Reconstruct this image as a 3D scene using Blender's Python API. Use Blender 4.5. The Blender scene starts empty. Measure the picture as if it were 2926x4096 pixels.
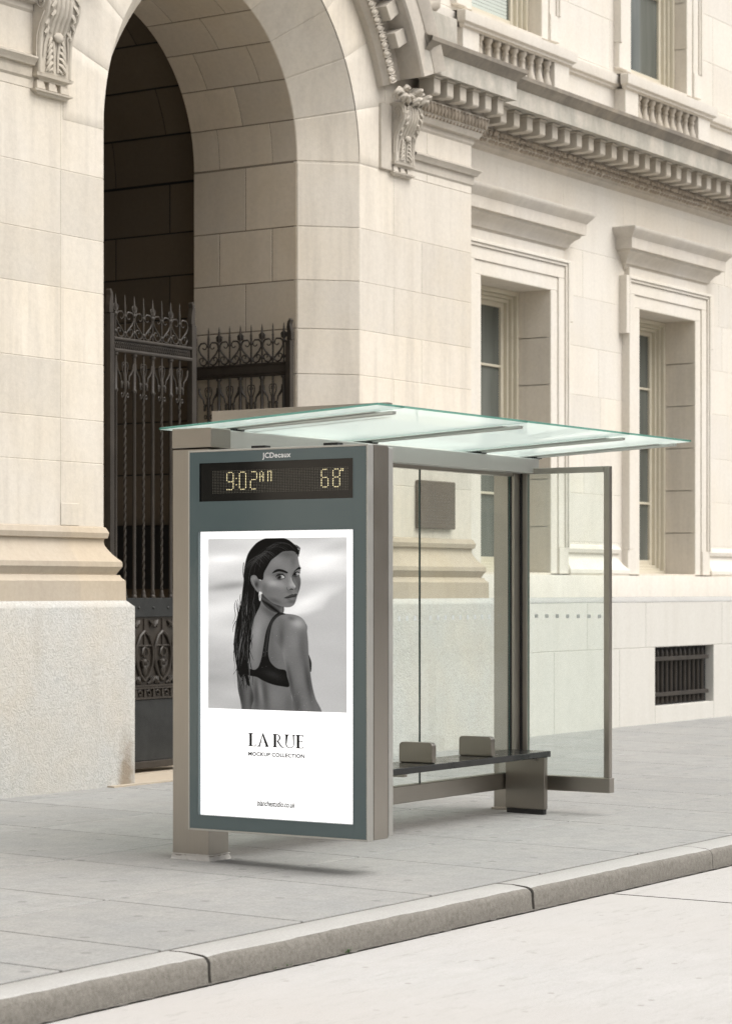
import bpy, bmesh, math, random
import numpy as np
from mathutils import Vector, Matrix
random.seed(7)
SC = bpy.context.scene
COL = SC.collection
R = math.radians
PI = math.pi
WORLD = {}

# ------------------------------------------------------------------ mesh builder
class MB:
    def __init__(s):
        s.v = []; s.f = []; s.t = []; s.m = []
    def add(s, vs, fs, t=.5, m=0):
        o = len(s.v)
        s.v += [tuple(p) for p in vs]
        for f in fs:
            s.f.append([i + o for i in f]); s.t.append(t); s.m.append(m)
        return s
    def box(s, x0, x1, y0, y1, z0, z1, t=.5, m=0):
        vs = [(x, y, z) for z in (z0, z1) for y in (y0, y1) for x in (x0, x1)]
        return s.add(vs, [(0, 2, 3, 1), (4, 5, 7, 6), (0, 1, 5, 4), (2, 6, 7, 3), (0, 4, 6, 2), (1, 3, 7, 5)], t, m)
    def prism(s, pts, d, t=.5, m=0):
        n = len(pts); d = Vector(d); a = [Vector(p) for p in pts]
        vs = a + [p + d for p in a]
        fs = [tuple(range(n))[::-1], tuple(range(n, 2 * n))] + [(i, (i + 1) % n, n + (i + 1) % n, n + i) for i in range(n)]
        return s.add(vs, fs, t, m)
    def tube(s, pts, r, n=8, t=.5, m=0, closed=False):
        P = [Vector(p) for p in pts]; k = len(P)
        rr = r if isinstance(r, (list, tuple)) else [r] * k
        tan = [(P[min(i + 1, k - 1)] - P[max(i - 1, 0)]).normalized() for i in range(k)]
        u = tan[0].orthogonal().normalized(); vs = []
        for i in range(k):
            u = (u - tan[i] * u.dot(tan[i]))
            u = u.normalized() if u.length > 1e-6 else tan[i].orthogonal().normalized()
            w = tan[i].cross(u)
            for j in range(n):
                a = 2 * PI * j / n
                vs.append(P[i] + (u * math.cos(a) + w * math.sin(a)) * rr[i])
        fs = [(i * n + j, i * n + (j + 1) % n, (i + 1) * n + (j + 1) % n, (i + 1) * n + j) for i in range(k - 1) for j in range(n)]
        fs += [tuple(range(n))[::-1], tuple(range((k - 1) * n, k * n))]
        return s.add(vs, fs, t, m)
    def lathe(s, prof, x, y, z=0, n=14, t=.5, m=0):
        k = len(prof); vs = []
        for r, h in prof:
            for j in range(n):
                a = 2 * PI * j / n
                vs.append((x + r * math.cos(a), y + r * math.sin(a), z + h))
        fs = [(i * n + j, i * n + (j + 1) % n, (i + 1) * n + (j + 1) % n, (i + 1) * n + j) for i in range(k - 1) for j in range(n)]
        fs += [tuple(range(n))[::-1], tuple(range((k - 1) * n, k * n))]
        return s.add(vs, fs, t, m)
    def ell(s, c, rx, ry, rz, n=10, k=6, t=.5, m=0, rot=None):
        vs = []; c = Vector(c)
        for i in range(k + 1):
            ph = PI * i / k - PI / 2
            for j in range(n):
                a = 2 * PI * j / n
                p = Vector((rx * math.cos(ph) * math.cos(a), ry * math.cos(ph) * math.sin(a), rz * math.sin(ph)))
                if rot is not None: p = rot @ p
                vs.append(c + p)
        fs = [(i * n + j, i * n + (j + 1) % n, (i + 1) * n + (j + 1) % n, (i + 1) * n + j) for i in range(k) for j in range(n)]
        return s.add(vs, fs, t, m)
    def ledge(s, prof, x0, x1, yw, left=True, right=True, t=.5, m=0, cuts=None):
        # a moulding of profile [(projection, z)] along X on the wall plane yw, with mitred returns at its ends
        rows = []
        xs = cuts or []
        for p, z in prof:
            row = []
            if left: row.append((x0 - p, yw + .03, z))
            row.append((x0 - (p if left else 0), yw - p, z))
            for x in xs: row.append((x, yw - p, z))
            row.append((x1 + (p if right else 0), yw - p, z))
            if right: row.append((x1 + p, yw + .03, z))
            rows.append(row)
        n = len(rows[0]); k = len(rows)
        vs = [q for r_ in rows for q in r_]
        fs = [(i * n + j, i * n + j + 1, (i + 1) * n + j + 1, (i + 1) * n + j) for i in range(k - 1) for j in range(n - 1)]
        return s.add(vs, fs, t, m)
    def blk(s, a0, a1, b0, b1, fn, gap=.008, dep=.006, na=1, nb=1, t=None, m=0):
        # one stone: a patch of the parameter plane, set proud of the bed by dep with an open joint of width gap round it
        if t is None: t = random.random()
        g = gap / 2; c = .0035
        if a1 - a0 < 2 * g + .01 or b1 - b0 < 2 * g + .01: return s
        A = [a0 + g + (a1 - a0 - 2 * g) * i / na for i in range(na + 1)]
        B = [b0 + g + (b1 - b0 - 2 * g) * i / nb for i in range(nb + 1)]
        vs = []; fs = []
        Ai = [A[0] + c] + A[1:-1] + [A[-1] - c]; Bi = [B[0] + c] + B[1:-1] + [B[-1] - c]
        for a in Ai:
            for b in Bi: vs.append(fn(a, b, dep))
        w = nb + 1
        fs += [(i * w + j, (i + 1) * w + j, (i + 1) * w + j + 1, i * w + j + 1) for i in range(na) for j in range(nb)]
        ring = [(i, 0) for i in range(na)] + [(na, j) for j in range(nb)] + [(i, nb) for i in range(na, 0, -1)] + [(0, j) for j in range(nb, 0, -1)]
        o = len(vs)
        for i, j in ring: vs.append(fn(A[i], B[j], dep - c))
        o2 = len(vs)
        for i, j in ring: vs.append(fn(A[i], B[j], 0))
        q = len(ring)
        for e in range(q):
            i, j = ring[e]; i2, j2 = ring[(e + 1) % q]
            fs.append((i * w + j, i2 * w + j2, o + (e + 1) % q, o + e)); fs.append((o + e, o + (e + 1) % q, o2 + (e + 1) % q, o2 + e))
        return s.add(vs, fs, t, m)
    def build(s, name, mat, parent=None, origin=None, smooth=None, bevel=None, kind=None, fixn=True):
        me = bpy.data.meshes.new(name)
        po = WORLD.get(parent.name, Vector((0, 0, 0))) if parent else Vector((0, 0, 0))
        og = Vector(origin) if origin is not None else po
        me.from_pydata([(x - og.x, y - og.y, z - og.z) for x, y, z in s.v], [], s.f)
        for mm in (mat if isinstance(mat, (list, tuple)) else [mat]): me.materials.append(mm)
        if any(s.m): me.polygons.foreach_set('material_index', s.m)
        at = me.attributes.new('tint', 'FLOAT', 'FACE'); at.data.foreach_set('value', s.t)
        if fixn:
            b = bmesh.new(); b.from_mesh(me); bmesh.ops.recalc_face_normals(b, faces=b.faces); b.to_mesh(me); b.free()
        if smooth:
            me.polygons.foreach_set('use_smooth', [True] * len(me.polygons)); me.set_sharp_from_angle(angle=R(smooth))
        me.update()
        o = bpy.data.objects.new(name, me); COL.objects.link(o)
        if parent: o.parent = parent
        o.location = og - po
        WORLD[o.name] = og
        if bevel:
            md = o.modifiers.new('edge', 'BEVEL'); md.width = bevel; md.segments = 2; md.limit_method = 'ANGLE'; md.angle_limit = R(40)
            md.harden_normals = False
        if kind: o['kind'] = kind
        return o

def thing(name, label, cat, loc, group=None):
    o = bpy.data.objects.new(name, None); COL.objects.link(o); o.location = loc; o.empty_display_size = .1
    o['label'] = label; o['category'] = cat
    if group: o['group'] = group
    WORLD[o.name] = Vector(loc)
    return o
def tag(o, label, cat, group=None):
    o['label'] = label; o['category'] = cat
    if group: o['group'] = group
    return o
def copy_part(src, parent, world):
    c = src.copy(); COL.objects.link(c); c.parent = parent
    c.location = Vector(world) - WORLD[parent.name]; WORLD[c.name] = Vector(world)
    return c
def copy_tree(src, parent=None):
    c = src.copy(); COL.objects.link(c)
    if parent: c.parent = parent
    for ch in list(src.children): copy_tree(ch, c)
    return c

# ------------------------------------------------------------------ materials
def mat(name):
    m = bpy.data.materials.new(name); m.use_nodes = True
    nt = m.node_tree; nt.nodes.clear()
    out = nt.nodes.new('ShaderNodeOutputMaterial')
    return m, nt, out
def nd(nt, typ, **kw):
    n = nt.nodes.new(typ)
    for k, v in kw.items():
        if k.startswith('i_'):
            n.inputs[k[2:].replace('_', ' ')].default_value = v
        else: setattr(n, k, v)
    return n
def lk(nt, a, b): nt.links.new(a, b)
def noise(nt, vec, scale, detail=4, rough=.55, dist=0):
    n = nd(nt, 'ShaderNodeTexNoise'); n.inputs['Scale'].default_value = scale; n.inputs['Detail'].default_value = detail
    n.inputs['Roughness'].default_value = rough; n.inputs['Distortion'].default_value = dist
    lk(nt, vec, n.inputs['Vector']); return n.outputs['Fac']
def ramp(nt, fac, stops):
    r = nd(nt, 'ShaderNodeValToRGB'); e = r.color_ramp.elements
    while len(e) < len(stops): e.new(.5)
    for i, (p, c) in enumerate(stops):
        e[i].position = p; e[i].color = (c, c, c, 1) if isinstance(c, (int, float)) else (*c, 1)
    lk(nt, fac, r.inputs['Fac']); return r.outputs['Color']
def mixc(nt, fac, a, b, mode='MIX'):
    n = nd(nt, 'ShaderNodeMix', data_type='RGBA', blend_type=mode)
    if isinstance(fac, (int, float)): n.inputs[0].default_value = fac
    else: lk(nt, fac, n.inputs[0])
    for s_, i in ((a, 6), (b, 7)):
        if isinstance(s_, tuple): n.inputs[i].default_value = (*s_, 1)
        else: lk(nt, s_, n.inputs[i])
    return n.outputs[2]
def pos(nt, sx=1, sy=1, sz=1):
    g = nd(nt, 'ShaderNodeNewGeometry'); mp = nd(nt, 'ShaderNodeMapping'); mp.inputs['Scale'].default_value = (sx, sy, sz)
    lk(nt, g.outputs['Position'], mp.inputs['Vector']); return mp.outputs['Vector']
def bsdf(nt, out, color, rough=.8, metal=0, spec=.5, bump=None, bstr=.3, bdist=.01):
    b = nd(nt, 'ShaderNodeBsdfPrincipled')
    if isinstance(color, tuple): b.inputs['Base Color'].default_value = (*color, 1)
    else: lk(nt, color, b.inputs['Base Color'])
    if isinstance(rough, (int, float)): b.inputs['Roughness'].default_value = rough
    else: lk(nt, rough, b.inputs['Roughness'])
    b.inputs['Metallic'].default_value = metal; b.inputs['Specular IOR Level'].default_value = spec
    if bump is not None:
        n = nd(nt, 'ShaderNodeBump'); n.inputs['Strength'].default_value = bstr; n.inputs['Distance'].default_value = bdist
        lk(nt, bump, n.inputs['Height']); lk(nt, n.outputs['Normal'], b.inputs['Normal'])
    lk(nt, b.outputs['BSDF'], out.inputs['Surface']); return b
def stone(name, base, var=.15, warm=(1.01, .99, .955), streak=.55, bscale=60, bstr=.12, dirt=.0, dirtcol=(.22, .2, .17), ochre=.5):
    m, nt, out = mat(name)
    at = nd(nt, 'ShaderNodeAttribute', attribute_name='tint')
    p = pos(nt)
    c1 = ramp(nt, at.outputs['Fac'], [(0, tuple(x * (1 - var) for x in base)), (.5, base), (1, tuple(min(1, x * (1 + var * .7) * w) for x, w in zip(base, warm)))])
    big = noise(nt, p, .9, 5, .6)
    c2 = mixc(nt, ramp(nt, big, [(.40, 0), (.70, ochre)]), c1, tuple(x * w for x, w in zip(base, (.93, .86, .72))))
    st = noise(nt, pos(nt, 5.5, 5.5, .45), 1.4, 5, .65)
    c3 = mixc(nt, ramp(nt, st, [(.45, 0), (.72, streak)]), c2, tuple(x * w for x, w in zip(base, (.70, .68, .66))))
    fine = noise(nt, p, 26, 6, .7)
    c4 = mixc(nt, .22, c3, ramp(nt, fine, [(.25, tuple(x * .62 for x in base)), (.75, tuple(min(1, x * 1.25) for x in base))]))
    if dirt > 0:
        d1 = noise(nt, pos(nt, 1, 1, .7), 3.2, 6, .7, .4)
        c4 = mixc(nt, ramp(nt, d1, [(.36, 0), (.62, dirt)]), c4, dirtcol)
    bsdf(nt, out, c4, .88, 0, .25, bump=noise(nt, p, bscale, 5, .65), bstr=bstr, bdist=.012)
    return m
LIME = (.64, .592, .52)
M = {}
M['stone'] = stone('limestone', LIME)
M['wall'] = stone('limestone_wall', (.68, .642, .58), var=.09, streak=.24, ochre=.35)
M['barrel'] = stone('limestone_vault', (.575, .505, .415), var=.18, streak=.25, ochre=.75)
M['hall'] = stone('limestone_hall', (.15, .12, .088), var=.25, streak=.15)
M['base'] = stone('limestone_base', (.44, .382, .308), var=.16, streak=.3, ochre=.6)
M['cornice'] = stone('weathered_limestone', (.53, .485, .425), var=.08, dirt=.28, streak=.3)
M['corona'] = stone('rain_streaked_limestone', (.53, .495, .44), var=.08, dirt=.8, streak=.6, dirtcol=(.31, .30, .26))
M['leaf'] = stone('sooty_carving', (.40, .345, .28), var=.05, streak=.2, dirt=.5, dirtcol=(.20, .17, .14))
M['hood'] = stone('hood_limestone', (.60, .56, .505), var=.06, dirt=.22, streak=.3, dirtcol=(.33, .30, .26))
M['soot_shade'] = stone('sooty_shaded_limestone', (.32, .285, .235), var=.08, dirt=.8, streak=.5, dirtcol=(.19, .17, .145))
M['carve'] = stone('carved_limestone', (.53, .485, .42), var=.05, streak=.1, dirt=.25, bscale=120)
# rock-faced granite plinth: worm-like tooling
m, nt, out = mat('tooled_granite'); p = pos(nt)
vo = nd(nt, 'ShaderNodeTexNoise'); vo.inputs['Scale'].default_value = 24; vo.inputs['Detail'].default_value = 3; vo.inputs['Distortion'].default_value = 2.2; lk(nt, p, vo.inputs['Vector'])
wm = ramp(nt, vo.outputs['Fac'], [(.35, 0), (.5, .6), (.62, 1)])
c = mixc(nt, wm, (.40, .397, .375), (.50, .497, .475))
c = mixc(nt, ramp(nt, noise(nt, p, 1.1, 5, .6), [(.4, 0), (.75, .5)]), c, (.52, .455, .36))
c = mixc(nt, ramp(nt, noise(nt, pos(nt, 3, 3, .5), 1.5, 5, .65), [(.55, 0), (.8, .35)]), c, (.33, .29, .24))
mp = nd(nt, 'ShaderNodeMapping', vector_type='TEXTURE'); mp.inputs['Location'].default_value = (15.45, 12.49, .12); mp.inputs['Scale'].default_value = (.16, .3, .55); lk(nt, p, mp.inputs['Vector'])
sg = nd(nt, 'ShaderNodeTexGradient', gradient_type='SPHERICAL'); lk(nt, mp.outputs['Vector'], sg.inputs['Vector'])
sm = nd(nt, 'ShaderNodeMath', operation='MULTIPLY'); lk(nt, sg.outputs['Fac'], sm.inputs[0]); lk(nt, noise(nt, p, 9, 5, .7), sm.inputs[1])
c = mixc(nt, ramp(nt, sm.outputs[0], [(.06, 0), (.4, .85)]), c, (.23, .18, .125))
bsdf(nt, out, c, .85, 0, .3, bump=wm, bstr=.34, bdist=.009); M['granite'] = m
m, nt, out = mat('smooth_granite'); p = pos(nt)
c = mixc(nt, ramp(nt, noise(nt, pos(nt, 4, 4, .5), 1.6, 5, .65), [(.42, 0), (.8, .45)]), (.575, .56, .52), (.47, .445, .395))
c = mixc(nt, .25, c, ramp(nt, noise(nt, p, 45, 5, .75), [(.3, (.42, .40, .36)), (.7, (.74, .72, .66))]))
bsdf(nt, out, c, .8, 0, .3, bump=noise(nt, p, 40, 4), bstr=.1); M['granite2'] = m
# pavement, kerb, road
m, nt, out = mat('pavement_concrete'); p = pos(nt)
at = nd(nt, 'ShaderNodeAttribute', attribute_name='tint')
c = ramp(nt, at.outputs['Fac'], [(0, (.225, .23, .226)), (1, (.325, .33, .322))])
c = mixc(nt, ramp(nt, noise(nt, p, 1.3, 6, .7), [(.35, 0), (.66, .8)]), c, (.34, .325, .295))
c = mixc(nt, ramp(nt, noise(nt, p, 6, 6, .8), [(.42, 0), (.66, .75)]), c, (.175, .175, .168))
c = mixc(nt, ramp(nt, noise(nt, pos(nt, 1.2, 7, 1), 2.2, 6, .7), [(.5, 0), (.78, .38)]), c, (.24, .24, .225))
c = mixc(nt, .5, c, ramp(nt, noise(nt, p, 60, 5, .85), [(.3, (.17, .17, .165)), (.7, (.42, .42, .41))]))
c = mixc(nt, ramp(nt, noise(nt, pos(nt, 2.5, 22, 1), 2.0, 6, .75), [(.52, 0), (.72, .35)]), c, (.20, .20, .19))
v = nd(nt, 'ShaderNodeTexVoronoi', voronoi_dimensions='2D'); v.inputs['Scale'].default_value = 1.6; lk(nt, p, v.inputs['Vector'])
c = mixc(nt, ramp(nt, v.outputs['Distance'], [(0, .6), (.035, .6), (.05, 0)]), c, (.15, .15, .145))
bsdf(nt, out, c, .78, 0, .35, bump=noise(nt, p, 150, 3, .7), bstr=.12, bdist=.004); M['pave'] = m
m, nt, out = mat('joint_mortar'); bsdf(nt, out, (.25, .21, .165), .95, 0, .1); M['mjoint'] = m
m, nt, out = mat('joint_dirt'); bsdf(nt, out, ramp(nt, noise(nt, pos(nt), 30, 4), [(.3, (.10, .094, .084)), (.7, (.17, .16, .145))]), .95, 0, .1); M['joint'] = m
m, nt, out = mat('kerb_top_concrete'); p = pos(nt)
c = mixc(nt, ramp(nt, noise(nt, p, 2.2, 6, .65), [(.35, 0), (.75, .6)]), (.40, .394, .378), (.25, .243, .225))
c = mixc(nt, .45, c, ramp(nt, noise(nt, p, 70, 5, .85), [(.3, (.21, .205, .19)), (.7, (.52, .515, .50))]))
bsdf(nt, out, c, .85, 0, .3, bump=noise(nt, p, 90, 4, .7), bstr=.15, bdist=.004); M['kerbtop'] = m
m, nt, out = mat('kerb_face_concrete'); p = pos(nt)
c = mixc(nt, ramp(nt, noise(nt, pos(nt, 1, 1, 2.2), 3.5, 6, .7), [(.35, 0), (.7, .75)]), (.24, .225, .20), (.115, .106, .091))
c = mixc(nt, .72, c, ramp(nt, noise(nt, p, 36, 7, .92), [(.3, (.07, .064, .054)), (.7, (.29, .275, .245))]))
v = nd(nt, 'ShaderNodeTexVoronoi', feature='DISTANCE_TO_EDGE'); v.inputs['Scale'].default_value = 9
w = nd(nt, 'ShaderNodeMixRGB'); w.inputs[0].default_value = .06; lk(nt, p, w.inputs[1]); nn = nd(nt, 'ShaderNodeTexNoise'); nn.inputs['Scale'].default_value = 6; lk(nt, p, nn.inputs['Vector']); lk(nt, nn.outputs['Color'], w.inputs[2]); lk(nt, w.outputs[0], v.inputs['Vector'])
c = mixc(nt, ramp(nt, v.outputs['Distance'], [(0, .32), (.02, 0)]), c, (.10, .09, .075))
bsdf(nt, out, c, .9, 0, .25, bump=noise(nt, p, 60, 5, .8), bstr=.5, bdist=.008); M['kerbface'] = m
m, nt, out = mat('road_concrete'); p = pos(nt)
c = mixc(nt, ramp(nt, noise(nt, p, .7, 5, .6), [(.3, 0), (.7, .7)]), (.435, .425, .41), (.385, .384, .385))
c = mixc(nt, ramp(nt, noise(nt, pos(nt, 1, 5, 1), 3.5, 7, .72), [(.46, 0), (.70, .5)]), c, (.33, .315, .29))
c = mixc(nt, ramp(nt, noise(nt, p, 1.6, 6, .75, .6), [(.5, 0), (.7, .35)]), c, (.56, .55, .54))
c = mixc(nt, .35, c, ramp(nt, noise(nt, pos(nt, 1, 2.2, 1), 45, 6, .85), [(.3, (.33, .325, .31)), (.7, (.60, .59, .575))]))
v = nd(nt, 'ShaderNodeTexVoronoi', voronoi_dimensions='2D'); v.inputs['Scale'].default_value = 2.0; lk(nt, p, v.inputs['Vector'])
c = mixc(nt, ramp(nt, v.outputs['Distance'], [(0, .7), (.022, .7), (.04, 0)]), c, (.24, .22, .2))
c = mixc(nt, ramp(nt, noise(nt, p, .28, 4, .5), [(.38, 0), (.62, .8)]), c, (.432, .413, .392))
c = mixc(nt, ramp(nt, noise(nt, pos(nt, 2, 9, 1), 1.6, 7, .8), [(.56, 0), (.66, .5)]), c, (.29, .275, .255))
bsdf(nt, out, c, .85, 0, .25, bump=noise(nt, pos(nt, 1, 3, 1), 16, 6, .75), bstr=.3, bdist=.012); M['road'] = m
# metals
def steel(name, base, rough=.32, var=.2, axis=(1, 1, .03), grime=.08):
    m, nt, out = mat(name); p = pos(nt)
    st = noise(nt, pos(nt, 220 * axis[0], 220 * axis[1], 220 * axis[2]), 1, 3, .6)
    bl = noise(nt, p, 2.1, 5, .6)
    c = mixc(nt, ramp(nt, st, [(.3, 0), (.7, var)]), base, tuple(x * .72 for x in base))
    c = mixc(nt, ramp(nt, bl, [(.5, 0), (.8, grime)]), c, tuple(x * .5 for x in base))
    rg = ramp(nt, noise(nt, p, 7, 5, .7), [(.3, rough - .02), (.7, rough + .05)])
    b = bsdf(nt, out, c, rg, 1, .5, bump=st, bstr=.03, bdist=.002)
    b.inputs['Anisotropic'].default_value = .4
    return m
M['steel'] = steel('brushed_stainless', (.385, .36, .325))
M['steel_d'] = steel('dark_brushed_steel', (.275, .255, .226), rough=.31, var=.12)
M['steel_h'] = steel('brushed_stainless_rail', (.385, .36, .325), axis=(.03, 1, 1))
M['alu'] = steel('anodised_aluminium', (.56, .555, .53), rough=.46, var=.1, grime=.06)
m, nt, out = mat('gasket_and_darkness'); bsdf(nt, out, (.012, .012, .012), .6); M['gasket_dark'] = m
m, nt, out = mat('white_marking'); bsdf(nt, out, (.62, .64, .63), .5); M['white'] = m
m, nt, out = mat('paper_white'); b = bsdf(nt, out, (.88, .88, .88), .6, 0, .2); b.inputs['Emission Color'].default_value = (1, 1, 1, 1); b.inputs['Emission Strength'].default_value = .5; M['paper'] = m
m, nt, out = mat('printing_ink'); bsdf(nt, out, (.006, .006, .006), .6, 0, .2); M['ink'] = m
m, nt, out = mat('lettering_white'); bsdf(nt, out, (.9, .9, .9), .5); M['letter'] = m
m, nt, out = mat('photo_print'); a = nd(nt, 'ShaderNodeAttribute', attribute_name='print'); b = bsdf(nt, out, a.outputs['Color'], .6, 0, .2)
lk(nt, a.outputs['Color'], b.inputs['Emission Color']); b.inputs['Emission Strength'].default_value = .5; M['photo'] = m
m, nt, out = mat('slate_enamel'); p = pos(nt)
c = mixc(nt, ramp(nt, noise(nt, p, 1.6, 4, .6), [(.3, 0), (.7, .5)]), (.108, .145, .15), (.092, .126, .131))
bsdf(nt, out, c, .12, 0, .5, bump=noise(nt, p, 3, 3), bstr=.02, bdist=.01); M['enamel'] = m
m, nt, out = mat('display_black'); bsdf(nt, out, (.010, .009, .008), .10, 0, .5); M['display'] = m
m, nt, out = mat('led_off'); bsdf(nt, out, (.17, .16, .13), .4); M['ledoff'] = m
m, nt, out = mat('led_lit'); b = bsdf(nt, out, (.5, .4, .1), .4); b.inputs['Emission Color'].default_value = (1, .89, .58, 1); b.inputs['Emission Strength'].default_value = .85; M['led'] = m
m, nt, out = mat('black_bench_slab'); p = pos(nt)
bsdf(nt, out, (.010, .011, .011), ramp(nt, noise(nt, p, 9, 5), [(.3, .14), (.7, .28)]), 0, .32); M['slab'] = m
def iron(name, base, rough):
    m, nt, out = mat(name); p = pos(nt)
    c = mixc(nt, ramp(nt, noise(nt, p, 5, 6, .7), [(.4, 0), (.75, .8)]), base, tuple(x * 1.9 for x in base))
    bsdf(nt, out, c, rough, 0, .34, bump=noise(nt, p, 90, 4, .7), bstr=.3, bdist=.004); return m
M['iron'] = iron('painted_wrought_iron', (.030, .025, .020), .42)
M['ironplate'] = iron('painted_iron_plate', (.019, .020, .0195), .42)
m, nt, out = mat('bronze_plaque'); p = pos(nt)
bsdf(nt, out, mixc(nt, ramp(nt, noise(nt, pos(nt, 1, 1, 12), 5, 5, .7), [(.35, 0), (.7, 1)]), (.105, .082, .062), (.15, .115, .088)), .5, .3, .4, bump=noise(nt, pos(nt, 6, 6, 30), 6, 3), bstr=.25); M['bronze'] = m
m, nt, out = mat('worn_bronze'); bsdf(nt, out, (.17, .135, .11), .5, .3); M['bronze2'] = m
m, nt, out = mat('cream_paint'); p = pos(nt)
bsdf(nt, out, mixc(nt, ramp(nt, noise(nt, p, 6, 5), [(.4, 0), (.7, .4)]), (.58, .535, .43), (.51, .455, .35)), .5, 0, .4); M['cream'] = m
m, nt, out = mat('window_pane'); p = pos(nt)
bsdf(nt, out, mixc(nt, ramp(nt, noise(nt, pos(nt, 2, 1, .25), 1.6, 4, .55), [(.3, 0), (.7, 1)]), (.055, .062, .055), (.15, .16, .145)), .06, 0, .5, bump=noise(nt, p, 1.5, 2), bstr=.03, bdist=.02); M['pane'] = m
m, nt, out = mat('window_blind'); bsdf(nt, out, (.55, .60, .56), .5); M['blind'] = m
m, nt, out = mat('mortar_skirt'); bsdf(nt, out, (.55, .53, .50), .9, bump=noise(nt, pos(nt), 60, 4), bstr=.6); M['mortar'] = m
m, nt, out = mat('weed_leaf'); bsdf(nt, out, ramp(nt, noise(nt, pos(nt), 40, 3), [(.3, (.035, .09, .02)), (.7, (.07, .14, .035))]), .6); M['weed'] = m
# glass
def glass(name, tint, refl=1.0, veil=.0, veilcol=(.8, .85, .82)):
    m, nt, out = mat(name)
    tr = nd(nt, 'ShaderNodeBsdfTransparent'); tr.inputs['Color'].default_value = (*tint, 1)
    gl = nd(nt, 'ShaderNodeBsdfGlossy'); gl.inputs['Roughness'].default_value = .02; gl.inputs['Color'].default_value = (1, 1, 1, 1)
    fr = nd(nt, 'ShaderNodeFresnel'); fr.inputs['IOR'].default_value = 1.45
    mu = nd(nt, 'ShaderNodeMath', operation='MULTIPLY'); lk(nt, fr.outputs[0], mu.inputs[0])
    ge = nd(nt, 'ShaderNodeNewGeometry'); iv = nd(nt, 'ShaderNodeMath', operation='MULTIPLY_ADD'); lk(nt, ge.outputs['Backfacing'], iv.inputs[0]); iv.inputs[1].default_value = -refl; iv.inputs[2].default_value = refl; lk(nt, iv.outputs[0], mu.inputs[1])
    ms = nd(nt, 'ShaderNodeMixShader'); lk(nt, mu.outputs[0], ms.inputs[0]); lk(nt, tr.outputs[0], ms.inputs[1]); lk(nt, gl.outputs[0], ms.inputs[2])
    last = ms
    if veil > 0:
        t1 = nd(nt, 'ShaderNodeBsdfTranslucent'); t1.inputs['Color'].default_value = (*veilcol, 1)
        d1 = nd(nt, 'ShaderNodeBsdfDiffuse'); d1.inputs['Color'].default_value = (*veilcol, 1)
        a1 = nd(nt, 'ShaderNodeMixShader'); a1.inputs[0].default_value = .35; lk(nt, t1.outputs[0], a1.inputs[1]); lk(nt, d1.outputs[0], a1.inputs[2])
        x = nd(nt, 'ShaderNodeMixShader'); x.inputs[0].default_value = veil
        if veil < .3:
            q = ramp(nt, noise(nt, pos(nt, 1, 1, .5), 2.5, 5, .65), [(.35, veil * .4), (.7, veil * 1.7)]); lk(nt, q, x.inputs[0])  # patchy veil puts pale soft reflections into the clear glass
        lk(nt, ms.outputs[0], x.inputs[1]); lk(nt, a1.outputs[0], x.inputs[2]); last = x
    lk(nt, last.outputs[0], out.inputs['Surface']); return m
M['glass'] = glass('clear_glass', (.945, .975, .96), 1.0, .045)
M['roofglass'] = glass('frosted_roof_glass', (.94, .985, .97), 1.0, .46, (.86, .94, .92))
M['glassedge'] = glass('green_glass_edge', (.25, .5, .43), 1.0, .5, (.16, .34, .29))
M['panelglass'] = glass('poster_cover_glass', (.99, 1, .995), .3)
# ------------------------------------------------------------------ ground, pavement, kerb, road
K, YK = .014, 6.95
gz = lambda y: K * (y - YK)
def struct(o): o['kind'] = 'structure'; return o
b = MB(); b.box(-300, 300, -300, 300, -1.2, -.9); struct(b.build('ground', M['joint']))
b = MB(); n = 40
b.box(-60, 120, -26, 6.66, -.5, -.135)
struct(b.build('road', M['road']))
b = MB()
b.box(12.849, 12.857, -8, 6.69, -.1349, -.132); b.box(4.2, 4.212, -8, 6.69, -.1349, -.131)
struct(b.build('road_joint', M['joint']))
fn = lambda x, y, d: (x, y, gz(y) - .008 + d)
b = MB()
YS = [6.97, 8.27, 9.62, 10.93, 12.25, 13.6]
XS = [-8, -6.6, -5.4, -4.1, -2.9, -1.6, -.4, .9, 2.1, 3.3, 4.5, 5.7, 6.9, 8.17, 8.88, 10.05, 11.30, 12.54, 13.83, 15.3, 16.6, 17.9, 19.2, 20.5, 21.8, 23.1, 24.4, 25.7, 27, 28.3, 29.6, 30.9, 32.2, 33.5, 34.8, 36.1, 37.4, 38.7, 40, 41.3, 42.6, 44]
for i in range(len(XS) - 1):
    for j in range(len(YS) - 1):
        b.blk(XS[i], XS[i + 1], YS[j], YS[j + 1], fn, gap=.019, dep=.008, na=3, nb=3)
struct(b.build('pavement', M['pave']))
b = MB(); b.prism([(-8, 6.955, -.0085), (44, 6.955, -.0085), (44, 13.6, gz(13.6) - .0085), (-8, 13.6, gz(13.6) - .0085)], (0, 0, -.3))
struct(b.build('pavement_bed', M['joint']))
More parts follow.
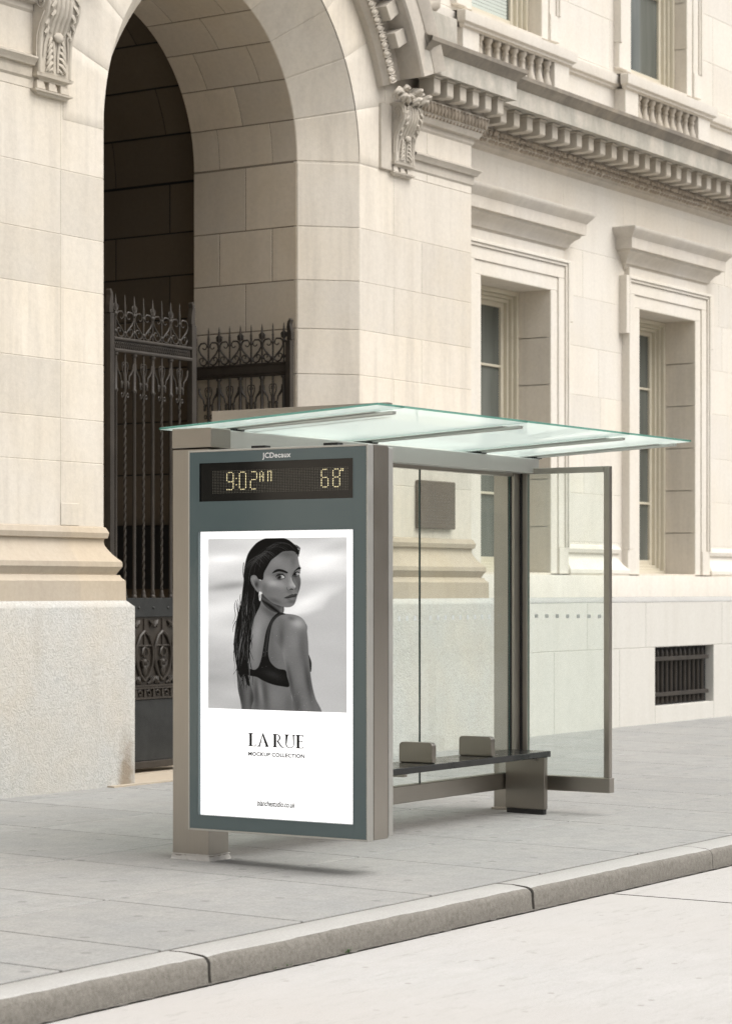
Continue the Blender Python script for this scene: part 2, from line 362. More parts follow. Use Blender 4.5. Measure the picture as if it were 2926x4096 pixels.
# kerb stones, edges slightly worn
rk = random.Random(3)
def kerb_stone(b, x0, x1):
    n = max(2, int((x1 - x0) / .06)); prof = [(6.955, -.14), (6.952, -.006), (6.94, 0), (6.84, .001), (6.745, -.003), (6.722, -.009), (6.708, -.021), (6.701, -.04), (6.699, -.09), (6.692, -.2)]
    rows = []; w = [0] * len(prof); jag = 0
    for i in range(n + 1):
        x = x0 + (x1 - x0) * i / n; e = min(i, n - i)
        jag = jag * .8 + rk.gauss(0, .0012)
        chip = .012 * max(0, 1 - e * .8) * rk.random()
        row = []
        for k, (y, z) in enumerate(prof):
            if 3 < k < 9: y += jag + rk.gauss(0, .0007) + chip * .6; z += jag * .7 + rk.gauss(0, .0006) - chip * (1 if k < 7 else 0)
            row.append((x, y, z))
        rows.append(row)
    q = len(prof); vs = [p for r_ in rows for p in r_]
    o = len(b.v); b.v += vs
    for i in range(n):
        for k in range(q - 1):
            b.f.append([o + i * q + k, o + (i + 1) * q + k, o + (i + 1) * q + k + 1, o + i * q + k + 1]); b.t.append(.5); b.m.append(0 if k < 5 else 1)
    for i in (0, n): b.f.append([o + i * q + k for k in range(q)]); b.t.append(.5); b.m.append(1)
b = MB()
KX = [-8, -4.9, -1.8, 1.3, 4.4, 6.0, 8.895, 11.965, 14.36, 17.4, 20.4, 23.4, 26.4, 29.4, 32.4, 35.4, 38.4, 44]
for i in range(len(KX) - 1):
    g = {8.895: .011, 11.965: .013}
    kerb_stone(b, KX[i] + g.get(KX[i], .004), KX[i + 1] - g.get(KX[i + 1], .004))
struct(b.build('kerb', [M['kerbtop'], M['kerbface']], smooth=50))
b = MB(); b.box(-8, 44, 6.72, 6.953, -.3, -.03); struct(b.build('kerb_bed', M['gasket_dark']))
# dirt line in the gutter, a low wavy strip against the kerb foot
b = MB(); x = -8; pts0 = []; pts1 = []
while x < 44:
    pts0.append((x, 6.705, -.131)); pts1.append((x, 6.688 - rk.random() ** 3 * .022, -.1338)); x += .04
q = len(pts0); b.add(pts0 + pts1, [(i, i + 1, q + i + 1, q + i) for i in range(q - 1)]); struct(b.build('gutter_dirt', M['joint']))

# ------------------------------------------------------------------ the stone building
BL = thing('stone_building', 'pale limestone building with a deep arched gateway, carved brackets, cornice and balustraded windows', 'building', (15.4, 12.5, .07))
XC, RO, RI = 17.297, 1.924, 1.497
YP, YS1, YB, YW = 12.68, 13.107, 14.347, 13.04
XR = 19.221; XL = 15.373
def zc(x):
    t = min(1, max(0, (x - (XC - 1.55)) / 1.4)); t = t * t * (3 - 2 * t)
    return 5.5 + .3 * t
def arc(r, th):
    x = XC + r * math.cos(th); return x, r * math.sin(th) + zc(x)
LZ = [2.21, 2.734, 3.084, 3.551, 4.138, 4.571, 5.095, 5.683]
RZ = [2.21, 2.72, 3.20, 3.76, 4.194, 4.661, 5.176, 5.787]
rs = random.Random(11)
front = lambda y: (lambda x, z, d: (x, y - d, z))
# --- left and right piers
def courses(b, zs, xs_even, xs_odd, fn, gap, dep=.005, trange=(0, 1)):
    for i in range(len(zs) - 1):
        xs = xs_even if i % 2 == 0 else xs_odd
        for j in range(len(xs) - 1):
            b.blk(xs[j], xs[j + 1], zs[i], zs[i + 1], fn, gap=gap, dep=dep, t=trange[0] + (trange[1] - trange[0]) * rs.random())
BASEP = [(0, 2.216), (.018, 2.205), (.037, 2.163), (.028, 2.12), (.008, 2.114), (.004, 2.09), (.010, 2.06), (.026, 2.03), (.056, 1.985), (.088, 1.95), (.112, 1.925), (.115, 1.884), (.078, 1.824), (.076, 1.818), (.100, 1.814), (.106, 1.795), (.133, 1.767), (.135, 1.606)]
PLINP = [(.135, 1.605), (.150, 1.592), (.184, 1.556), (.187, 1.545), (.186, -.2)]
SHIFT = lambda pr, dz: [(p, z + dz) for p, z in pr]
IMPOST = [(0, 5.86), (.02, 5.885), (.022, 5.972), (.05, 5.975), (.058, 5.995), (.085, 6.025), (.085, 6.04), (.045, 6.05), (0, 6.075)]
for side in (0, 1):
    x0, x1 = ((9.0, XL) if side == 0 else (XR, 21.324))
    b = MB(); b.box(x0 if side else -14, x1, YP + .0, YP + .3, -.2, 7.0, t=.45)
    if side == 0:
        courses(b, LZ, [9, 10.5, 12.1, 13.5, 14.831, XL], [9, 11.3, 12.9, 14.831, XL], front(YP), .003, .003)
        b.blk(9, 11.6, 5.683, 7.0, front(YP), gap=.006, dep=.005); b.blk(11.6, 14.93, 5.683, 7.0, front(YP), gap=.006, dep=.005)
    else:
        courses(b, RZ, [XR, 19.83, 21.324], [XR, 20.35, 21.324], front(YP), .004, .0035)
        b.blk(19.67, 20.45, 5.787, 7.0, front(YP), gap=.005, dep=.005, t=.5); b.blk(20.45, 21.324, 5.787, 7.0, front(YP), gap=.005, dep=.005, t=.6)
        for i in range(7): b.blk(12.72, 13.04, RZ[i], RZ[i + 1], lambda y, z, d: (21.324 + d, y, z), gap=.005, dep=.005)
    o = b.build('pier', M['stone'], BL)
    b = MB()
    cut = [11.2, 13.0, 14.93] if side == 0 else [19.9, 20.62]
    b.ledge(BASEP, x0, x1, YP, cuts=cut)
    for i in range(len(b.t)): b.t[i] = .5
    # each stone of the moulding has its own tone
    nx = len(cut) + 3
    for i in range(len(b.f)): b.t[i] = [.4, .3, .75, .45, .85, .6][(i % nx) % 6]
    b.build('base_moulding', M['base'], o, smooth=30)
    b = MB(); b.ledge(PLINP, x0, x1, YP)
    b.build('plinth', M['granite'], o, smooth=30)
    b = MB(); dz = -.11 if side == 0 else 0
    b.ledge(SHIFT(IMPOST, dz), *((9.0, 14.47) if side == 0 else (20.125, 21.324)), YP, left=side == 1 and False, right=side == 1)
    b.build('string_moulding', M['carve'], o, smooth=30)
# mid-pier: patch stone at the foot of the left pier
b = MB(); b.blk(14.831, 15.06, 2.215, 2.40, front(YP - .004), gap=.004, dep=.004, t=.2); b.build('patch_stone', M['stone'], BL)
# --- arch: splayed reveal, voussoirs on the face
NV = 12; DT = PI / NV
b = MB()
for i in range(NV):
    a0, a1 = i * DT, (i + 1) * DT
    def fr(a, r, d):
        x, z = arc(r, a); return (x, YP - .003 - d, z)
    b.blk(a0, a1, RO - .002, 2.44, lambda a, r, d: fr(a, r, d), gap=.004, dep=.004, na=6, nb=1, t=.3 + .5 * rs.random())
ths = [PI * i / 72 for i in range(73)]; vs = []
for th in ths:
    x, z = arc(RO, th); x2, z2 = arc(2.45, th); vs += [(x, YP - .0025, z), (x2, YP - .0025, z2)]
b.add(vs, [(2 * i, 2 * i + 1, 2 * i + 3, 2 * i + 2) for i in range(72)], t=.2)
b.build('arch_face', M['stone'], BL, smooth=25)
b = MB()
def spl(a, s_, d):
    r = RO + (RI - RO) * s_ - d * .7; x, z = arc(r, a); return (x, YP + (YS1 - YP) * s_ - d * .7 + .004, z)
for i in range(NV): b.blk(i * DT, (i + 1) * DT, -.003, 1.0, lambda a, s_, d: spl(a, s_, d), gap=.006, dep=.005, na=6, nb=1)
def splr(z, s_, d): return (XR + (18.79 - XR) * s_ - d * .7, YP + (YS1 - YP) * s_ - d * .7, z)
def spll(z, s_, d): return (XL + (15.80 - XL) * s_ + d * .7, YP + (YS1 - YP) * s_ - d * .7, z)
for i in range(7): b.blk(RZ[i], RZ[i + 1], -.003, 1, splr, gap=.008, dep=.005, t=[.5, .6, .55, .7, .35, .9, .6][i])
for i in range(7): b.blk(LZ[i], LZ[i + 1], 0, 1, spll, gap=.005, dep=.005)
b.blk(.0, 2.21, 0, 1, splr); b.blk(.0, 2.21, 0, 1, spll); b.blk(5.50, 5.683, 0, 1, spll)
b.prism([(XR, YP + .002, 0), (18.79, YS1 + .002, 0), (18.80, YS1 + .2, 0), (XR + .2, YP + .2, 0)], (0, 0, 5.8), t=.3)
b.prism([(XL, YP + .01, 0), (15.79, YS1 + .01, 0), (15.79, YS1 + .2, 0), (XL - .2, YP + .2, 0)], (0, 0, 5.5), t=.3)
vs = []
for th in ths:
    x, z = arc(RO, th); x2, z2 = arc(RI, th); vs += [(x, YP + .0045, z), (x2, YS1 + .0045, z2)]
b.add(vs, [(2 * i, 2 * i + 1, 2 * i + 3, 2 * i + 2) for i in range(72)], t=.2)
b.build('splayed_reveal', M['stone'], BL, smooth=25)
# --- barrel vault behind the splay
b = MB()
def barrel(r, y0, y1, zs, vts, b, xr, t0=0., t1=1., gap=.010, dep=.005):
    # right wall, left wall, vault; vts = alternating joint positions along Y
    for i in range(len(zs) - 1):
        ys = [y0] + [v for v in vts[i % 2] if y0 < v < y1] + [y1]
        for j in range(len(ys) - 1):
            t = t0 + (t1 - t0) * rs.random()
            b.blk(ys[j], ys[j + 1], zs[i], zs[i + 1], lambda y, z, d: (xr - d, y, z), gap=gap, dep=dep, t=t)
            b.blk(ys[j], ys[j + 1], zs[i], zs[i + 1], lambda y, z, d: (2 * XC - xr + d, y, z), gap=gap, dep=dep, t=t)
    for i in range(NV):
        ys = [y0] + [v for v in vts[(i + 1) % 2] if y0 < v < y1] + [y1]
        for j in range(len(ys) - 1):
            def vm(y, a, d):
                x, z = arc(r - d, a); return (x, y, z)
            b.blk(ys[j], ys[j + 1], i * DT + (gap * .0), (i + 1) * DT, lambda y, a, d: vm(y, a, d), gap=gap * .7, dep=dep, na=1, nb=6, t=t0 + (t1 - t0) * rs.random())
BZ = [.08, .62, 1.16, 1.70, 2.21, 2.72, 3.20, 3.76, 4.194, 4.661, 5.176, 5.79]
barrel(RI, YS1, YB, BZ, ([13.714], [13.398, 14.031]), b, 18.79)
b.build('vault', M['barrel'], BL, smooth=25)
b = MB()  # bed behind the joints
for r, y0, y1, xr in ((RI + .002, YS1, YB, 18.792),):
    b.box(xr, xr + .25, y0 + .004, y1, 0, 5.8, t=.1); b.box(2 * XC - xr - .25, 2 * XC - xr, y0 + .004, y1, 0, 5.5, t=.1)
    ths = [PI * i / 36 for i in range(37)]; vs = []
    for th in ths:
        x, z = arc(r, th); vs += [(x, y0 + .004, z), (x, y1, z)]
    b.add(vs, [(2 * i, 2 * i + 1, 2 * i + 3, 2 * i + 2) for i in range(36)], t=.1)
b.build('vault_bed', M['mjoint'], BL)
# --- dark hall beyond
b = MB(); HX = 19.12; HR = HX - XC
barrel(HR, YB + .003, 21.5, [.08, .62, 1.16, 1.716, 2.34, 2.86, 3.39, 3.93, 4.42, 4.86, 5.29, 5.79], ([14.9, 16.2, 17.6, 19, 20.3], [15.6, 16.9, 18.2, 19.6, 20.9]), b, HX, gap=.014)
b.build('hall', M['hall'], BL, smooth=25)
b = MB(); b.box(HX + .002, HX + .2, YB, 21.7, 0, 5.8); b.box(2 * XC - HX - .2, 2 * XC - HX - .002, YB, 21.7, 0, 5.8); b.box(14, 20.5, 21.5, 21.7, 0, 9)
ths = [PI * i / 36 for i in range(37)]; vs = []
for th in ths:
    x, z = arc(HR + .004, th); vs += [(x, YB, z), (x, 21.6, z)]
b.add(vs, [(2 * i, 2 * i + 1, 2 * i + 3, 2 * i + 2) for i in range(36)])
# end wall ring between barrel and hall
vs = []
for th in ths:
    x, z = arc(RI + .004, th); x2, z2 = arc(HR + .2, th); vs += [(x, YB, z), (x2, YB, z2)]
b.add(vs, [(2 * i, 2 * i + 1, 2 * i + 3, 2 * i + 2) for i in range(36)])
b.box(18.80, HX + .2, YB - .02, YB, 0, 5.8); b.box(2 * XC - HX - .2, 15.79, YB - .02, YB, 0, 5.8)
b.build('hall_shell', M['gasket_dark'], BL)
b = MB(); b.box(19.05, 19.113, 14.86, 15.60, 1.70, 2.335); b.build('hall_dark_panel', M['gasket_dark'], BL)  # black box on the wall, painted as the darkness of a deeper opening
b = MB(); b.box(15.2, 19.25, 12.42, 13.05, .0, gz(12.42) + .012); b.box(15.2, 19.25, 13.055, 21.5, .0, gz(12.42) + .016)
b.build('threshold', M['base'], BL)

# --- archivolt: moulded arch band with blocks and an egg border
b = MB(); prof = [(2.36, 12.69), (2.36, 12.60), (2.385, 12.57), (2.40, 12.545), (2.47, 12.53), (2.49, 12.545), (2.50, 12.60), (2.70, 12.60), (2.70, 12.36), (2.715, 12.337), (2.90, 12.337), (2.905, 12.325), (2.93, 12.31), (3.00, 12.27), (3.02, 12.265), (3.04, 12.30), (3.04, 12.70)]
T0, T1, NT = R(19.5), R(150), 68
vs = []
for i in range(NT + 1):
    th = T0 + (T1 - T0) * i / NT
    for r, y in prof:
        x, z = arc(r, th); vs.append((x, y, z))
q = len(prof)
b.add(vs, [(i * q + k, (i + 1) * q + k, (i + 1) * q + k + 1, i * q + k + 1) for i in range(NT) for k in range(q - 1)])
for i in (0, NT): b.add(vs[i * q:(i + 1) * q], [tuple(range(q))])
av = b.build('archivolt', M['cornice'], BL, smooth=30)
b = MB(); th = R(20.5)
while th < R(149):
    x, z = arc(2.435, th); c, s_ = math.cos(th), math.sin(th)
    rot = Matrix.Rotation(-th + 0, 3, 'Y')
    b.ell((x, 12.535, z), .05, .028, .026, 8, 5, rot=rot)
    for dd in (-.033, .033):
        p = [(XC + (2.435 + u) * math.cos(th + dd * w / 2.435), 12.525, (2.435 + u) * math.sin(th + dd * w / 2.435) + zc(x)) for u, w in ((-.055, .55), (-.02, 1.0), (.03, .95), (.06, .5))]
        b.tube(p, .008, 5)
    th += .084 / 2.435
b.build('egg_border', M['carve'], av, smooth=60)
MODB = None
def arch_block(th):
    b = MB(); c = math.cos(th); s_ = math.sin(th); hw = .075
    pts = []
    for r in (2.51, 2.69):
        for w in (-hw, hw):
            for y in (12.595, 12.43):
                pts.append((XC + r * c - w * s_, y, zc(XC + r * c) + r * s_ + w * c))
    b.add(pts, [(0, 1, 3, 2), (4, 6, 7, 5), (0, 4, 5, 1), (2, 3, 7, 6), (1, 5, 7, 3), (0, 2, 6, 4)])
    x, z = arc(2.6, th)
    return b.build('modillion', M['carve'], av, origin=(x, 12.595, z), bevel=.006)
for k in range(15): arch_block(R(28.6 + k * 6.3))
# --- consoles under the archivolt: drawn on a template, then fitted to place
def console(xa, xb, zbot, ztop):
    w, x0, x1 = .46, 0., .46
    kz = (ztop - zbot) / .78
    def put(b):
        b.v = [(xa + x / w * (xb - xa), 12.68 - (12.68 - y) * .47, zbot + (z - 5.79) * kz) for x, y, z in b.v]; return b
    b = MB()
    pr = [(12.70, 5.79), (12.535, 5.79), (12.532, 5.95), (12.52, 6.06), (12.49, 6.15), (12.43, 6.23), (12.365, 6.29), (12.325, 6.36), (12.315, 6.42), (12.33, 6.49), (12.37, 6.545), (12.44, 6.57), (12.70, 6.57)]
    b.prism([(x0, y, z) for y, z in pr], (w, 0, 0))
    o = put(b).build('console', M['carve'], BL, origin=((xa + xb) / 2, 12.68, zbot), bevel=.008)
    b = MB(); fp = pr[1:11]; cx = w / 2
    for f in (.05, .95):
        b.tube([(w * f, y - .004, z) for y, z in fp], .020, 6)
    for f in (.30, .43, .57, .70):
        b.tube([(w * f, y - .006, z) for y, z in fp if z > 6.12], .021, 6)
    b.ell((cx + .01, 12.47, 6.115), w * .15, .05, .045, 10, 6)
    for sx in (-1, 1):                                   # acanthus leaves either side
        for k in range(5):
            z = 5.845 + k * .052; e = .006 * k
            b.tube([(cx + sx * .035, 12.522, z + .055), (cx + sx * .08, 12.500, z + .040), (cx + sx * (.125 - e), 12.49, z - .005), (cx + sx * (.135 - e), 12.515, z - .028), (cx + sx * (.12 - e), 12.52, z - .02)], [.010, .020, .016, .010, .005], 6)
        b.tube([(cx + sx * .03, 12.52, 5.82), (cx + sx * .025, 12.512, 5.95), (cx + sx * .045, 12.505, 6.08)], [.012, .016, .018], 6)
        b.tube([(cx + sx * .1, 12.53, 5.82), (cx + sx * .06, 12.5, 5.835), (cx + sx * .045, 12.525, 5.85)], .013, 6)
        b.tube([(cx + sx * .17, 12.52, 5.93), (cx + sx * .165, 12.505, 6.03), (cx + sx * .14, 12.48, 6.12), (cx + sx * .16, 12.43, 6.2)], [.007, .010, .012, .008], 6)
        for k in range(6):
            z = 6.15 + k * .07; y = float(np.interp(z, [p[1] for p in fp], [p[0] for p in fp])); xx = cx + sx * w * (.33 + .05 * math.sin(k * 2.1))
            b.tube([(xx - sx * .03, y - .012, z + .035), (xx, y - .03, z + .012), (xx + sx * .03, y - .022, z - .022), (xx + sx * .012, y - .012, z - .038)], [.012, .022, .016, .006], 6)
    for xx in (-.006, w + .006):                          # spiral on the flank
        sp = []
        for k in range(40):
            a = k * .36; r = .125 * (1 - k / 46); sp.append((xx, 12.46 - r * math.cos(a) * 1.0, 6.42 + r * math.sin(a)))
        b.tube(sp, .011, 5)
        b.tube([(xx, 12.39, 6.30), (xx, 12.50, 6.20), (xx, 12.56, 6.10), (xx, 12.57, 5.9)], .009, 5)
    put(b).build('acanthus_carving', M['carve'], o, smooth=60)
    b = MB()
    b.ledge([(0, 5.725), (.10, 5.735), (.10, 5.745), (.13, 5.755), (.165, 5.765), (.175, 5.79), (.15, 5.795)], .145, w - .145, 12.70)
    b.ledge([(0, 5.605), (.10, 5.615), (.12, 5.632), (.15, 5.64), (.155, 5.655), (.10, 5.66), (0, 5.665)], .12, w - .12, 12.70)
    put(b).build('console_shelf', M['carve'], o, smooth=30)
    b = MB()
    for k in range(3):                                   # flared pegs between the two shelves
        c_ = .065 + k * (w - .13) / 2
        b.prism([(c_ - .045, 12.60, 5.735), (c_ + .045, 12.60, 5.735), (c_ + .062, 12.565, 5.66), (c_ - .062, 12.565, 5.66)], (0, .14, 0))
    put(b).build('guttae', M['carve'], o, bevel=.005)
    return o
console(19.76, 20.11, 5.895, 6.47)
console(14.49, 14.89, 5.815, 6.55)
b = MB(); b.box(19.56, 19.757, 12.645, 12.69, 5.80, 6.44); b.build('console_backing', M['carve'], BL, bevel=.01)
b = MB()   # foliage lump where the arch band lands on the bracket
for k in range(34):
    a = rs.random() * 6.28; r = rs.random() ** .5
    x, y, z = 19.85 + .25 * r * math.cos(a), 12.46 + rs.random() * .10, 6.53 + .07 * r * math.sin(a); q = 1 if math.cos(a) > 0 else -1
    b.tube([(x - .03 * q, y, z - .02), (x, y - .045, z + .012), (x + .045 * q, y - .05, z + .022), (x + .075 * q, y - .03, z - .008), (x + .06 * q, y - .02, z - .03)], [.010, .024, .022, .014, .005], 6)
b.build('carved_foliage', M['carve'], av, smooth=60)

# --- cornices
PCOR = [(0, 6.28), (.02, 6.31), (.022, 6.355), (.06, 6.365), (.085, 6.41), (.085, 6.425), (.095, 6.43), (.12, 6.47), (.135, 6.54), (.14, 6.575), (.11, 6.58), (.11, 6.775), (.33, 6.785), (.345, 6.78), (.345, 6.975), (.36, 6.985), (.375, 7.01), (.43, 7.06), (.435, 7.10), (.40, 7.11), (0, 7.28)]
WCOR = [(0, 6.405), (.03, 6.425), (.06, 6.45), (.065, 6.475), (.085, 6.48), (.13, 6.51), (.17, 6.56), (.175, 6.585), (.20, 6.59), (.20, 6.775), (.53, 6.79), (.545, 6.785), (.545, 6.975), (.56, 6.985), (.575, 7.01), (.63, 7.06), (.635, 7.10), (.60, 7.11), (0, 7.33)]
def split_prof(b0, prof, x0, x1, yw, xlo=None, **kw):
    xlo = xlo or x0
    # crown moulding is sooty; modillion bed is soot plus painted recess shade
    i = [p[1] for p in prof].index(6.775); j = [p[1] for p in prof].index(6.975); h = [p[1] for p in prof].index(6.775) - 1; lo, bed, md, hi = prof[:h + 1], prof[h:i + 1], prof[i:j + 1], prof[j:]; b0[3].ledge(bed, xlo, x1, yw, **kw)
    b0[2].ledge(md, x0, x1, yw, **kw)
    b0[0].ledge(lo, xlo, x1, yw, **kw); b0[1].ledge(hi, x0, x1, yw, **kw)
B = [MB(), MB(), MB(), MB()]
split_prof(B, PCOR, 19.86, 21.324, YP, 20.12, left=False)
split_prof(B, PCOR, 9.0, 14.48, YP, left=False, right=False)
split_prof(B, WCOR, 21.42, 46, YW, left=False, right=False, cuts=[22.4 + 1.37 * i for i in range(17)])
co = B[0].build('cornice', M['cornice'], BL, smooth=30)
B[2].build('corona', M['corona'], co, smooth=30)
B[3].build('modillion_bed', M['soot_shade'], co, smooth=30)  # dark tone holds soot and the shade between modillions
B[1].build('crown_moulding', M['soot_shade'], co, smooth=30)
# leaf-and-dart bands
b = MB(); x = 20.13
while x < 21.4:
    b.ell((x, YP - .128, 6.51), .024, .028, .058, 8, 5); b.tube([(x + .033, YP - .115, 6.455), (x + .033, YP - .15, 6.56)], .010, 5)
    b.ell((x + .033, YP - .10, 6.435), .015, .015, .02, 6, 4); x += .066
x = 21.5
while x < 44:
    for k in range(3): b.ell((x + rs.random() * .04, YW - .11 - .05 * k, 6.50 + .03 * k), .025 + .02 * rs.random(), .022, .02 + .012 * rs.random(), 6, 4, rot=Matrix.Rotation(rs.random() * 2 - 1, 3, 'Y'))
    x += .075
b.build('leaf_band', M['leaf'], co, smooth=60)
def modillion(x, yb, dep):
    b = MB(); b.prism([(x - .06, y, z) for y, z in ((yb + .01, 6.60), (yb - dep * .84, 6.60), (yb - dep * .95, 6.606), (yb - dep, 6.622), (yb - dep, 6.755), (yb + .01, 6.755))], (.12, 0, 0))
    b.box(x - .075, x + .075, yb - dep - .016, yb + .01, 6.757, 6.782)
    return b.build('modillion', M['carve'], co, origin=(x, yb, 6.6), bevel=.005)
pm = modillion(20.20, YP - .11, .17)
for k in range(1, 6): copy_part(pm, co, (20.20 + .25 * k, YP - .11, 6.6))
wm_ = modillion(21.86, YW - .20, .24)
for k in range(1, 52): copy_part(wm_, co, (21.86 + .28 * k, YW - .20, 6.6))

# --- right wall, ground floor
WIN = [22.815, 26.551]; HW = .772
ZS = [1.6, 2.24, 2.80, 3.36, 3.93, 4.49, 5.06, 5.60, 6.32]
def open_at(z0, z1, lo, hi, w): return [(c - w, c + w) for c in WIN] if z0 < hi - .02 and z1 > lo + .02 else []
def wall_rows(b, zs, x0, x1, lo, hi, w, fn, gap=.0035, L=1.37, trng=(0, 1)):
    for i in range(len(zs) - 1):
        z0, z1 = zs[i], zs[i + 1]
        x = x0; ops = open_at(z0, z1, lo, hi, w); off = (i % 2) * L / 2; js = [x0]
        k = x0 + .45 + off
        while k < x1: js.append(k); k += L * (.85 + .3 * rs.random())
        js.append(x1)
        for j in range(len(js) - 1):
            a, c = js[j], js[j + 1]; segs = [(a, c)]
            for oa, ob in ops:
                ns = []
                for s0, s1 in segs:
                    if ob <= s0 or oa >= s1: ns.append((s0, s1))
                    else:
                        if s0 < oa: ns.append((s0, oa))
                        if s1 > ob: ns.append((ob, s1))
                segs = ns
            for s0, s1 in segs: b.blk(s0, s1, z0, z1, fn, gap=gap, dep=.0035, t=trng[0] + (trng[1] - trng[0]) * rs.random())
def wall_bed(b, y, x0, x1, z0, z1, lo, hi, w):
    # solid behind the stones, with the window openings left out
    xs = sorted([x0, x1] + [c + s_ * w for c in WIN for s_ in (-1, 1)])
    for i in range(len(xs) - 1):
        op = any(abs((xs[i] + xs[i + 1]) / 2 - c) < w for c in WIN)
        if op:
            b.box(xs[i], xs[i + 1], y, y + .38, z0, lo, t=.4); b.box(xs[i], xs[i + 1], y, y + .38, hi, z1, t=.4)
        else: b.box(xs[i], xs[i + 1], y, y + .38, z0, z1, t=.4)
b = MB(); wall_rows(b, ZS, 21.33, 45, 1.86, 5.06, HW, front(YW)); wall_bed(b, YW, 21.33, 45, -.2, 7.3, 1.86, 5.06, HW)
wl = b.build('wall', M['wall'], BL)
b = MB(); ap = [(-1, 21.42)]; edges = [(21.5, 21.6), (24.06, 25.30), (27.80, 29.06), (31.5, 33)]
for x0, x1 in edges:
    b = MB(); b.ledge([(p, z) for p, z in BASEP if z > 1.81] + [(0, 1.815)], x0, x1, YW); b.build('apron_moulding', M['wall'], wl, smooth=30)
b = MB(); b.ledge([(-.02, 1.86), (.133, 1.858), (.135, 1.85), (.135, 1.606)], 21.5, 45, YW, left=False, right=False); b.build('base_course', M['wall'], wl, smooth=30)
# plinth of granite blocks with the barred basement opening
YG = YW - .187
GX0, GX1, GZ0, GZ1 = 25.93, 27.575, .29, 1.0
b = MB()
b.ledge([(.10, 1.607)] + [(p, z) for p, z in PLINP[:4]], 21.4, 45, YW, left=False, right=False)
b.build('plinth_top', M['kerbtop'], wl, smooth=30)
b = MB(); pf = lambda x, z, d: (x, YG + .006 - d, z)
xs = [21.4, 22.6, 24.2, 25.68, 27.82, 29.3, 31.2, 33.4, 36, 39, 42, 45]
for i in range(len(xs) - 1): b.blk(xs[i], xs[i + 1], 1.0, 1.543, pf, gap=.006)
xs = [21.4, 22.2, 23.42, 25.0, GX0]
for i in range(len(xs) - 1): b.blk(xs[i], xs[i + 1], 0, 1.0, pf, gap=.006)
xs = [GX1, 28.6, 30.4, 32.5, 35, 38, 41, 45]
for i in range(len(xs) - 1): b.blk(xs[i], xs[i + 1], 0, 1.0, pf, gap=.006)
b.blk(GX0, GX1, 0, GZ0, pf, gap=.006)
b.box(21.4, GX0 - .001, YG + .006, YG + .5, 0, 1.543, t=.3); b.box(GX1 + .001, 45, YG + .006, YG + .5, 0, 1.543, t=.3)
b.box(GX0, GX1, YG + .006, YG + .5, 0, GZ0, t=.3); b.box(GX0, GX1, YG + .006, YG + .5, GZ1, 1.543, t=.3)
b.build('granite_plinth', M['granite2'], wl)
gr = MB(); gr.box(GX0, GX1, YG + .115, YG + .123, GZ0, GZ1); gr = gr.build('basement_dark_sheet', M['gasket_dark'], wl)  # black sheet stands in for the unlit space behind the bars
gy = YG + .055
for z in (.40, .83):
    b = MB(); b.box(GX0 + .005, GX1 - .09, gy - .03, gy + .005, z, z + .05); b.build('grille_rail', M['iron'], gr, bevel=.005)
for k in range(12):
    x = GX0 + .07 + k * .125; b = MB()
    b.lathe([(.014, .31), (.03, .34), (.03, .36), (.024, .42), (.024, .80), (.032, .82), (.026, .86), (.034, .91), (.018, .95), (.003, .99)], x, gy + .02, 0, 8)
    b.build('grille_bar', M['iron'], gr, origin=(x, gy + .02, .31), smooth=40)
